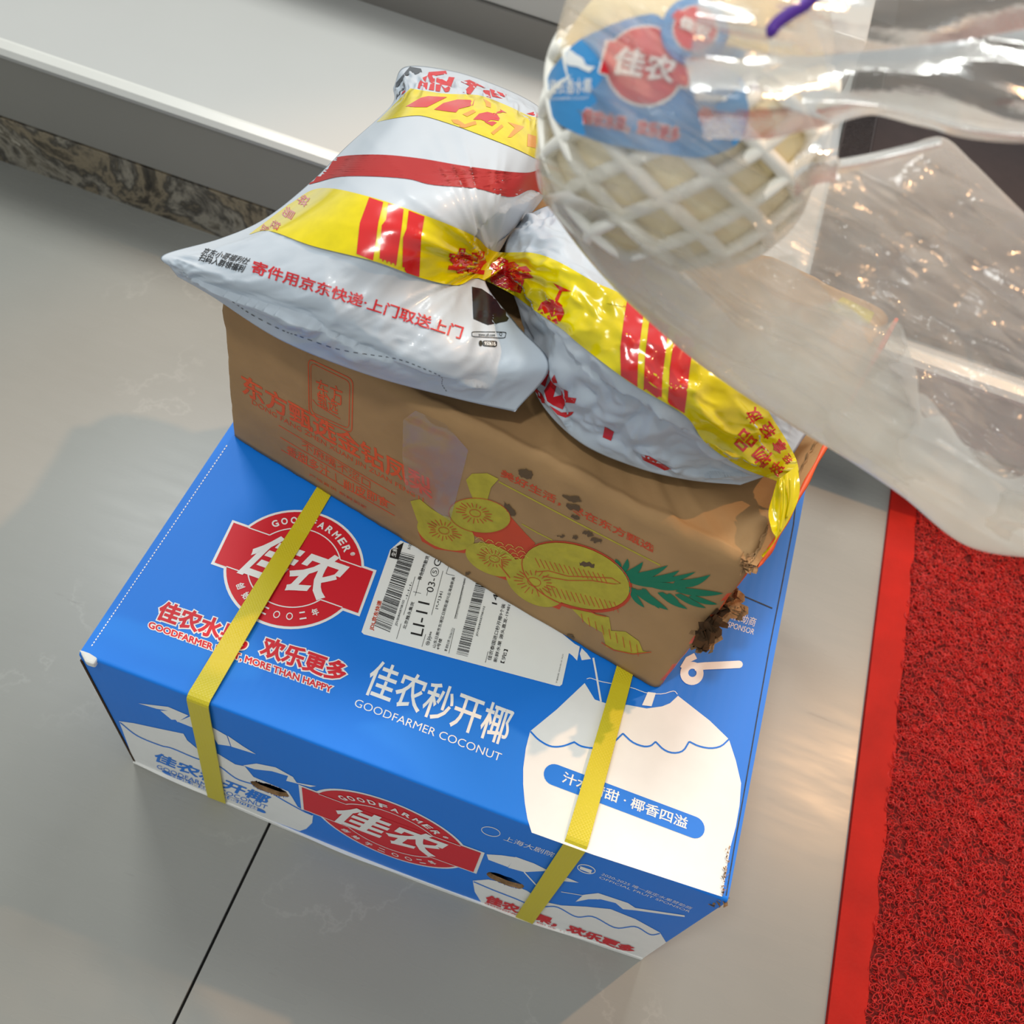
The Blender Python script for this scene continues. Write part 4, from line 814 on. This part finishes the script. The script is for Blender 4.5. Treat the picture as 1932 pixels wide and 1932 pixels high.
# ---- prints on bag B
for lp in (K7((420, 800), (470, 760), (482, 775), (460, 850), (430, 830)), K7((455, 870), (505, 790), (520, 830), (500, 900), (540, 890), (535, 855), (570, 870), (572, 900), (612, 905), (605, 930), (560, 925), (545, 960), (500, 940), (470, 920)), K7((480, 940), (540, 975), (600, 970), (590, 985), (560, 1000), (520, 985)), K7((385, 830), (440, 880), (470, 930), (450, 945), (410, 890)),
           K7((750, 1042), (795, 1068), (780, 1112), (740, 1095)), K7((925, 1178), (965, 1185), (1075, 1250), (1040, 1255), (935, 1205))): pa('red_character', lp, 'bagred', 1, bbg, SB)
SB.text('TY', (1236, 592), (1246, 600), (1240, 584), M['bagblack'], bbg, 1, .01) if False else None
# ---- yellow tapes
def tape(name, up_, lo_, S, parent, nS=300, nT=30, m='tape', off=.0019, **pr):
    U, Lw = catmull(up_, nS), catmull(lo_, nS); t = np.linspace(0, 1, nT)[None, :, None]
    G = U[:, None] * (1 - t) + Lw[:, None] * t; P, ok = S.cast(G.reshape(-1, 2), off)
    d = np.linalg.norm(P - C, axis=1) ; P = P.reshape(nS, nT, 3); ok = ok.reshape(nS, nT); D = np.where(ok, np.linalg.norm(P - C, axis=2), np.nan)
    for i in range(nS):                   # bridge gaps between the two bags
        row = D[i]
        if np.isnan(row).all(): continue
        idx = np.arange(nT); g = ~np.isnan(row); D[i] = np.interp(idx, idx[g], row[g])
    col = np.where(~np.isnan(D).any(1))[0]
    for j in range(nT): D[:, j] = np.interp(np.arange(nS), col, D[col, j])
    K = np.array([1, 2, 3, 2, 1.]); K /= K.sum(); Dp = np.pad(D, ((2, 2), (0, 0)), mode='edge'); Ds = sum(K[q] * Dp[q:q + nS] for q in range(5))
    D = np.minimum(D, Ds)
    P = at_d(G.reshape(-1, 2), D.ravel())
    o = part(name, P, grid_faces(nS, nT), M[m], parent, smooth=True, **pr) if parent else mesh_obj(name, P, grid_faces(nS, nT), M[m], None, True, **pr)
    return o
upT = [(544, 386), (604, 355), (697, 371), (801, 406), (892, 444), (920, 468), (946, 476), (1004, 477), (1052, 493), (1122, 532), (1184, 561), (1308, 642), (1389, 706), (1432, 749), (1462, 796), (1488, 838), (1506, 880), (1507, 935)]
loT = [(470, 442), (510, 436), (590, 464), (706, 493), (793, 524), (859, 538), (893, 526), (912, 528), (966, 555), (1009, 586), (1060, 621), (1091, 648), (1168, 707), (1205, 732), (1292, 784), (1331, 835), (1397, 881), (1467, 908)]
ty = thing('packing_tape', (.25, .28, .42), label='bright yellow fragile-warning tape with red stripes running across and joining both courier bags', category='tape')
tp = tape('tape_strip', upT, loT, SAB, ty)
ST = Surf([tp], 10)
def ptp(name, loop, m, lay=1, S=ST, parent=ty): V, Fc = poly_geo([loop]); return S.put(name, V, Fc, M[m], parent, lay, base=.0003)
for lp in (K6((958, 658), (1022, 680), (1000, 770), (975, 945), (900, 915), (915, 775)), K6((1045, 685), (1115, 712), (1105, 800), (1078, 985), (1003, 958), (1015, 785), (1035, 760)), K6((1138, 718), (1210, 745), (1195, 835), (1185, 1020), (1108, 995), (1112, 840), (1128, 800))): ptp('red_stripe', lp, 'tapered')
for lp in (K7((860, 412), (942, 462), (925, 600), (912, 700), (908, 850), (828, 795), (825, 660), (840, 540)), K7((972, 482), (1062, 535), (1045, 680), (1030, 800), (1025, 938), (938, 868), (945, 700)), K7((1095, 560), (1182, 630), (1160, 780), (1150, 880), (1135, 992), (1055, 945), (1065, 760))): ptp('red_stripe', lp, 'tapered')
# shattered characters and the broken glass (they read upside down)
ST.text('碎', K6((1490, 905)), K6((1335, 890)), K6((1475, 1010)), M['tapered'], ty, 1, .05); ST.text('易', K6((1700, 985)), K6((1530, 930)), K6((1670, 1095)), M['tapered'], ty, 1, .05)
def glass(K, c, s, rot, par, S=ST):
    g_ = [[(-1, -.2), (-1, .5), (-.6, 1.0), (0, 1.15), (.6, 1.0), (1, .5), (1, -.2), (.7, .1), (.4, -.2), (.1, .1), (-.2, -.2), (-.5, .1), (-.8, -.25)], [(-.9, -.45), (-.6, -.1), (-.3, -.45), (0, -.1), (.3, -.45), (.6, -.1), (.9, -.45), (.75, -1.2), (-.75, -1.2)], [(-.14, 1.15), (.14, 1.15), (.12, 2.0), (.8, 2.3), (-.8, 2.3), (-.12, 2.0)]]
    a = math.radians(rot); M_ = np.array([[math.cos(a), -math.sin(a)], [math.sin(a), math.cos(a)]])
    for p in g_:
        q = (np.array(p) * s) @ M_.T + np.array(c); V, Fc = poly_geo([q]); S.put('broken_glass_mark', V, Fc, M['tapered'], par, 1, base=.0003, L=8)
glass(None, (1038, 592), (24, 24), 205, ty)
ST.text('易碎物品', K7((1700, 1290)), K7((1395, 1170))if False else (1402, 838), (1472, 905), M['tapered'], ty, 1, .02) if False else None
def chars(S, items, par, m='tapered', bold=.02):
    for ch, c, s, rot in items:
        a = math.radians(rot); ex = np.array([math.cos(a), math.sin(a)]) * s; ey = np.array([math.sin(a), -math.cos(a)]) * s; c = np.array(c, float)
        S.text(ch, c - ex / 2 - ey / 2, c + ex / 2 - ey / 2, c - ex / 2 + ey / 2, M[m], par, 1, bold, base=.0003)
chars(ST, [('品', (1405, 832), 34, 222), ('物', (1438, 862), 34, 220), ('碎', (1466, 884), 24, 220), ('易', (1488, 902), 14, 220), ('放', (1422, 785), 26, 235), ('轻', (1448, 812), 26, 235), ('拿', (1470, 842), 24, 235), ('轻', (1486, 866), 16, 235)], ty)
chars(ST, [('易', (545, 402), 20, 120), ('碎', (572, 378), 20, 120), ('轻', (520, 425), 16, 120), ('放', (500, 432), 14, 120)], ty)
# the label showing through / beside the tape
KK = crop(1050, 400, 432 / 1932)
ptp('label_under_tape', KK((425, 770), (440, 730), (480, 660), (590, 715), (560, 800)), 'tape'); 
V, Fc = poly_geo([KK((480, 640), (560, 640), (700, 715), (960, 930), (1240, 1150), (1290, 1200), (1000, 990), (740, 800), (590, 715))]); SB.put('shipping_label', V, Fc, M['sticker'], bbg, 1, label='white shipping label mostly hidden under tape')
SB.text('ID', KK((795, 870)), KK((835, 830)), KK((775, 840)), M['bagblack'], bbg, 2, .02)
ST.text('TY-2510', KK((1275, 1240)), KK((1430, 1325)), KK((1285, 1205)), M['tapered'], ty, 1, .0, base=.0003)
ST.text('JDVB57108', KK((560, 800)), KK((720, 890)), KK((565, 785)), M['tapered'], ty, 1, .0, base=.0003)
# hanging tail of the tape at the right end
tl_u = [(1504, 878), (1509, 915), (1505, 945), (1488, 982), (1462, 1022), (1440, 1052)]; tl_l = [(1466, 907), (1458, 935), (1450, 968), (1456, 1000), (1462, 1018), (1436, 1048)]
U, Lw = catmull(tl_u, 50), catmull(tl_l, 50); t = np.linspace(0, 1, 14)[None, :, None]; G = U[:, None] * (1 - t) + Lw[:, None] * t
zz = np.linspace(.386, .372, 50)[:, None] + .004 * ridged(np.linspace(0, 1, 14)[None] * 4 + np.linspace(0, 1, 50)[:, None] * 1.5, np.linspace(0, 3, 50)[:, None] + np.zeros((1, 14)), 61)
d = rays(G.reshape(-1, 2)); P = C + d * ((zz.ravel() - C[2]) / d[:, 2])[:, None]
part('tape_tail', P, grid_faces(50, 14), M['tape'], ty, smooth=True)
for a, b in (((1490, 902), (1496, 960)), ((1478, 905), (1484, 985))):
    pts = at_z(catmull([a, ((a[0] + b[0]) / 2 + 4, (a[1] + b[1]) / 2), b], 14), .392); pts[:, 2] -= np.linspace(0, .010, 14)
    part('tape_fold', *tube(pts, .0007, 6), M['tape'], ty, smooth=True)
# second tape near the back of bag A
t2 = tape('tape_strip', KT((600, 745), (700, 762), (900, 790), (1150, 800), (1280, 835), (1450, 905), (1600, 975), (1720, 1000)), KT((315, 1030), (450, 1000), (620, 975), (740, 985), (980, 1060), (1250, 1160), (1500, 1260), (1700, 1360)), SA, ba, 200, 26, label='yellow warning tape with red lettering')
S2 = Surf([t2], 9)
S2.text('碎', KT((760, 800)), KT((560, 905)) if False else KT((720, 905)), KT((700, 815)), M['tapered'], ba, 1, .05, base=.0003) if False else None
for lp in (KT((560, 900), (690, 825), (750, 812), (910, 820), (740, 905), (640, 905)), KT((800, 925), (880, 870), (1000, 840), (1140, 845), (1130, 890), (1010, 920), (985, 950), (900, 940))): ptp('red_character', lp, 'tapered', 1, S2, ba)
for lp in (KT((1040, 965), (1130, 925), (1155, 945), (1080, 985)), KT((945, 1010), (1000, 1010), (1060, 1050), (1150, 1020), (1160, 1050), (1060, 1080), (990, 1070)), KT((1280, 1120), (1370, 1050), (1385, 1070), (1300, 1140)), KT((1420, 1030), (1560, 1070), (1540, 1090), (1450, 1160), (1420, 1160), (1480, 1080)), KT((1590, 1130), (1660, 1150), (1660, 1250), (1585, 1235)), KT((1240, 900), (1280, 910), (1280, 870), (1215, 830), (1235, 870))): ptp('orange_character', lp, 'tapeorange', 1, S2, ba)
for lp in (KT((1130, 1010), (1180, 960), (1250, 945), (1330, 965), (1355, 1000), (1345, 1020), (1280, 1012), (1240, 1030), (1200, 1012)), KT((1225, 1030), (1300, 1025), (1330, 1035), (1290, 1065)), KT((1300, 955), (1365, 935), (1355, 920), (1415, 955), (1380, 948), (1320, 962))): ptp('broken_glass_mark', lp, 'tapered', 1, S2, ba)

# ================================================================== COCONUT IN THE PLASTIC BAG
cc_ = at_d([(1293, 208)], [.432])[0]
ax = R @ np.array([.10, -.80, -.59]); ax /= np.linalg.norm(ax); e1 = np.cross(ax, R[:, 2]); e1 /= np.linalg.norm(e1); e2 = np.cross(ax, e1)
co = thing('coconut', tuple(cc_), label='peeled cream coconut with blue label in a white foam net inside the plastic bag', category='coconut')
prof = [(-.056, .004), (-.054, .024), (-.049, .037), (-.040, .0465), (-.026, .0520), (-.008, .0545), (.012, .0535), (.026, .049), (.040, .039), (.052, .025), (.060, .010), (.062, .002)]
pr = catmull(prof, 48); na = 72; V = []
for i, (hh_, rr_) in enumerate(pr):
    for j in range(na):
        a = 2 * math.pi * j / na; q = rr_ * (1 + .012 * math.cos(7 * a) * (1 if hh_ > .02 else .3)); V.append(cc_ + ax * hh_ + (e1 * math.cos(a) + e2 * math.sin(a)) * q)
Fc = [(i * na + j, i * na + (j + 1) % na, (i + 1) * na + (j + 1) % na, (i + 1) * na + j) for i in range(47) for j in range(na)] + [tuple(range(na))[::-1], tuple(47 * na + j for j in range(na))]
cb = part('flesh', V, Fc, M['coconut'], co, smooth=True)
# foam net: two families of helices around the lower coconut
gs = []
hs = pr[:, 0]; rs_ = pr[:, 1]
for fam in (1, -1):
    for s in range(11):
        pts = []; h = np.linspace(-.052, .020, 30)
        for k, hv in enumerate(h):
            a = 2 * math.pi * s / 11 + fam * (k / 29) * 1.9; q = np.interp(hv, hs, rs_) + .0022; pts.append(cc_ + ax * hv + (e1 * math.cos(a) + e2 * math.sin(a)) * q)
        gs.append(tube(pts, .0031, 6))
part('foam_net', *join(*gs), M['foam'], co, smooth=True)
SCo = Surf([cb], 14)
def pc(name, gset, m, lay): V, Fc = gset; return SCo.put(name, V, Fc, M[m], co, lay, base=.0068)
lb = catmull(KC((290, 740), (330, 620), (420, 510), (540, 390), (720, 300), (900, 225), (1150, 170), (1300, 300), (1450, 520), (1700, 580), (1850, 690), (1892, 850), (1890, 1010), (1830, 1170), (1700, 1260), (1500, 1308), (1250, 1285), (1000, 1240), (700, 1180), (430, 1065), (330, 960), (290, 840), (290, 740)), 90)[:-1]
lo_ = pc('paper_label', poly_geo([lb]), 'cocoblue', 1); 
pc('label_picture', cat2(poly_geo([KC((450, 540), (470, 440), (540, 490), (600, 520), (620, 570), (700, 580), (650, 625), (590, 600), (560, 580), (480, 570))]), poly_geo([arc(*KC((1090, 580)), 72, 72, 0, 360, 40)[:-1]]), poly_geo([KC((770, 380), (900, 375), (1460, 600), (1440, 770), (1340, 760), (740, 640), (715, 620))])), 'white', 2)
pc('label_badge', cat2(poly_geo([arc(*KC((1090, 575)), 67, 67, 0, 360, 40)[:-1]])), 'red', 3); pc('label_badge', poly_geo([KC((800, 395), (960, 400), (1450, 610), (1420, 745), (735, 620))]), 'red', 3.5)
SCo.text('佳农', KC((830, 620)), KC((1290, 720)), KC((880, 430)), M['white'], co, 5, .03, base=.0068)
SCo.text('佳农香水椰', KC((325, 800)), KC((665, 795)), KC((325, 680)), M['white'], co, 2, .015, base=.0068)
SCo.text('GOODFARMER COCONUT', KC((325, 852)), KC((640, 840)), KC((325, 828)), M['white'], co, 2, .0, base=.0068)
SCo.text('佳农水果，欢乐更多', KC((590, 1035)), KC((1350, 1185)), KC((605, 915)), M['white'], co, 2, .09, base=.0068)
SCo.text('佳农水果，欢乐更多', KC((590, 1035)), KC((1350, 1185)), KC((605, 915)), M['red'], co, 3, .03, base=.0068)
pc('label_mark', cat2(poly_geo([arc(*KC((1562, 960)), 13, 13, 0, 360, 16)[:-1]])), 'red', 2); pc('label_mark', poly_geo([KC((1470, 790), (1740, 810), (1720, 850), (1480, 850))]), 'white', 2)
pc('round_sticker', poly_geo([arc(*KC((1472, 318)), 60, 59, 0, 360, 44)[:-1]]), 'cocoblue2', 6); pc('round_sticker', poly_geo([arc(*KC((1472, 290)), 58, 54, 0, 360, 44)[:-1]]), 'cocoblue', 7)
pc('sticker_badge', poly_geo([arc(*KC((1478, 300)), 41, 41, 0, 360, 40)[:-1]]), 'white', 8); pc('sticker_badge', cat2(poly_geo([arc(*KC((1478, 300)), 38, 38, 0, 360, 40)[:-1]]), poly_geo([KC((1290, 210), (1340, 150), (1440, 180), (1400, 260))])), 'red', 9)
SCo.text('佳农', KC((1350, 290)), KC((1580, 385)), KC((1375, 200)), M['white'], co, 10, .04, base=.0068)
# ---- plastic bag
pb = thing('plastic_bag', (.40, .15, .50), label='clear crinkled plastic carrier bag held in front of the pile, coconut inside', category='bag')
S0 = [(1090, -80), (1046, 80), (1027, 200), (1010, 300), (1022, 370), (1048, 408), (1110, 490), (1200, 585), (1330, 695), (1480, 795), (1600, 868), (1700, 935), (1832, 1033), (2010, 1058)]
S1 = [(1530, -80), (1560, 0), (1575, 90), (1560, 180), (1545, 250), (1560, 290), (1590, 299), (1640, 290), (1700, 278), (1776, 258), (1835, 305), (1890, 360), (1970, 440), (2060, 540)]
DD = [.43, .43, .43, .432, .434, .436, .44, .445, .448, .452, .456, .46, .462, .465]; BU = [.072, .074, .076, .076, .076, .074, .070, .070, .062, .054, .048, .044, .040, .036]
def bag_sheet(name, sign, rows, nu, nv, seed, amp, m, v0=0, v1=1, extra=0, s0=S0, s1=S1):
    A, B = catmull(s0, nu), catmull(s1, nu); D = catmull(np.array(DD)[:, None], nu)[:, 0]; U = catmull(np.array(BU)[:, None], nu)[:, 0]
    v = np.linspace(v0, v1, nv)[:, None]; u = np.linspace(0, 1, nu)[None] + v * 0
    G = A[None] * (1 - v[..., None]) + B[None] * v[..., None]
    dist = D[None] - sign * U[None] * np.sin(np.pi * np.clip(v, 0, 1)) ** .6 + extra
    env = np.sin(np.pi * np.clip(v * .97 + .015, 0, 1)) ** .35
    x, y = G[..., 0] / 1000, G[..., 1] / 1000; s_ = x * .50 - y * .86; t_ = x * .86 + y * .50   # across / along the pull lines
    h = (ridged(s_ * 16, t_ * 2.2, seed) - .5) * amp + (ridged(s_ * 34 + t_ * 4, t_ * 5, seed + 1) - .5) * amp * .5 + (vnoise(s_ * 7, t_ * 4, seed + 2) - .5) * amp * 1.5
    rt = np.clip((x - 1.25) / .25, 0, 1); cr = .6 + 1.5 * rt
    h += -(facets(x, y, 150, seed + 3, 0, 2.1) * 7.0 + facets(x + .02 * vnoise(x * 9, y * 9, 5), y, 700, seed + 6, 0, 2.1) * 8.0) * amp * cr + (ridged(s_ * 60, t_ * 22, seed + 4) - .5) * amp * .3 + (ridged(s_ * 27 + .8 * vnoise(t_ * 6, s_ * 6, 3), t_ * 3.1, seed + 7) ** 6) * amp * .9
    dist = dist - sign * 0 - h * env
    P = at_d(G.reshape(-1, 2), dist.ravel()); return part(name, P, grid_faces(nv, nu), m, pb, smooth=True)
bag_sheet('front_film', 1, 0, 320, 200, 70, .0050, M['film'])
bag_sheet('back_film', -1, 0, 260, 150, 80, .0050, M['film'])
# gathered, doubled film along the lower hem
S0b = S0[4:]; S1b = [(a[0] * .0 + (1 - k) * a[0] + k * b[0], (1 - k) * a[1] + k * b[1]) for a, b, k in zip(S0[4:], S1[4:], (.10, .16, .26, .36, .38, .36, .32, .26, .22, .20))]
def hem(name, seed, k, extra, amp, m):
    nu, nv = 260, 60; A = catmull(S0b, nu); sb = [((1 - q * k) * a[0] + q * k * b[0], (1 - q * k) * a[1] + q * k * b[1]) for a, b, q in zip(S0[4:], S1[4:], (.10, .18, .30, .40, .42, .40, .36, .32, .30, .28))]
    B = catmull(sb, nu); uu = np.linspace(0, 1, nu); w = (1 + .35 * (vnoise(uu * 9, uu * 0, seed + 5) - .5) + .2 * (vnoise(uu * 26, uu * 0, seed + 6) - .5))[:, None]; B = A + (B - A) * w
    D = catmull(np.array(DD[4:])[:, None], nu)[:, 0]; U = catmull(np.array(BU[4:])[:, None], nu)[:, 0]
    v = np.linspace(0, 1, nv)[:, None]; G = A[None] * (1 - v[..., None]) + B[None] * v[..., None]; x, y = G[..., 0] / 1000, G[..., 1] / 1000; s_ = x * .5 - y * .86; t_ = x * .86 + y * .5
    h = (ridged(s_ * 22, t_ * 2.5, seed) - .5) * amp + (vnoise(s_ * 9, t_ * 5, seed + 1) - .5) * amp + (ridged(s_ * 40, t_ * 6, seed + 2) - .5) * amp * .4 - facets(x, y, 200, seed + 3, 0, 2.1) * amp * 4
    P = at_d(G.reshape(-1, 2), (D[None] + extra - .8 * U[None] * np.sin(np.pi * np.clip(v * .35 * k, 0, 1)) ** .6 - h * np.sin(np.pi * (v * .9 + .05))).ravel()); part(name, P, grid_faces(nv, nu), m, pb, smooth=True)
for q_, (k_, e_) in enumerate(((1.0, .004), (.84, .008), (.66, .012), (.46, .016))): hem('folded_hem', 91 + 7 * q_, k_, e_, .005, M['filmthick'])
# handle: upper film gathered to the right
def ribbon(name, a, b, dist, seed, amp, m, nu=200, nv=70):
    A, B = catmull(a, nu), catmull(b, nu); v = np.linspace(0, 1, nv)[:, None]; G = A[None] * (1 - v[..., None]) + B[None] * v[..., None]
    x, y = G[..., 0] / 1000, G[..., 1] / 1000; h = (ridged(y * 18 - x * 3, x * 3, seed) - .5) * amp + (vnoise(x * 8, y * 14, seed + 1) - .5) * amp - facets(x, y, 70, seed + 2, 0, 2) * amp * 2
    P = at_d(G.reshape(-1, 2), (np.interp(np.linspace(0, 1, nu), np.linspace(0, 1, len(dist)), dist)[None] - h - .015 * np.sin(np.pi * v)).ravel()); return part(name, P, grid_faces(nv, nu), m, pb, smooth=True)
ribbon('handle_film', [(1290, 110), (1400, 100), (1540, 105), (1700, 88), (1850, 70), (2020, 30)], [(1330, 262), (1450, 262), (1560, 235), (1640, 216), (1760, 244), (1900, 268), (2020, 268)][0:7:1][:7], [.352, .356, .372, .38, .385, .39], 111, .007, M['filmthin'])
ribbon('handle_film', [(1330, -70), (1450, -70), (1600, -70), (1750, -70), (2020, -70)], [(1300, 120), (1450, 106), (1600, 100), (1800, 78), (2020, 40)], [.350, .356, .372, .38, .39], 121, .007, M['filmthin'])
ribbon('handle_edge', [(1500, 158), (1600, 176), (1700, 200), (1800, 222), (1900, 238), (2020, 244)], [(1540, 244), (1640, 217), (1710, 222), (1800, 256), (1900, 269), (2020, 272)], [.370, .374, .378, .384, .39], 131, .002, M['filmthick'], 120, 20)
ribbon('side_fold', [(1500, 262), (1535, 245), (1565, 246), (1583, 240)], [(1500, 372), (1530, 352), (1560, 345), (1578, 345)], [.40, .405, .41], 141, .005, M['film'], 60, 50)
ribbon('side_fold', [(1586, 300), (1640, 290), (1700, 276), (1774, 258)], [(1580, 330), (1640, 318), (1700, 304), (1780, 284)], [.40, .402, .402], 151, .002, M['filmthick'], 80, 16)
P = at_d(catmull([(1452, 68), (1462, 48), (1490, 26), (1520, 8), (1552, -24)], 16), np.linspace(.345, .352, 16))
part('purple_tie', *tube(P, [.0012, .0017] + [.0021] * 14, 8), M['purple'], pb, smooth=True, label='purple plastic tie')
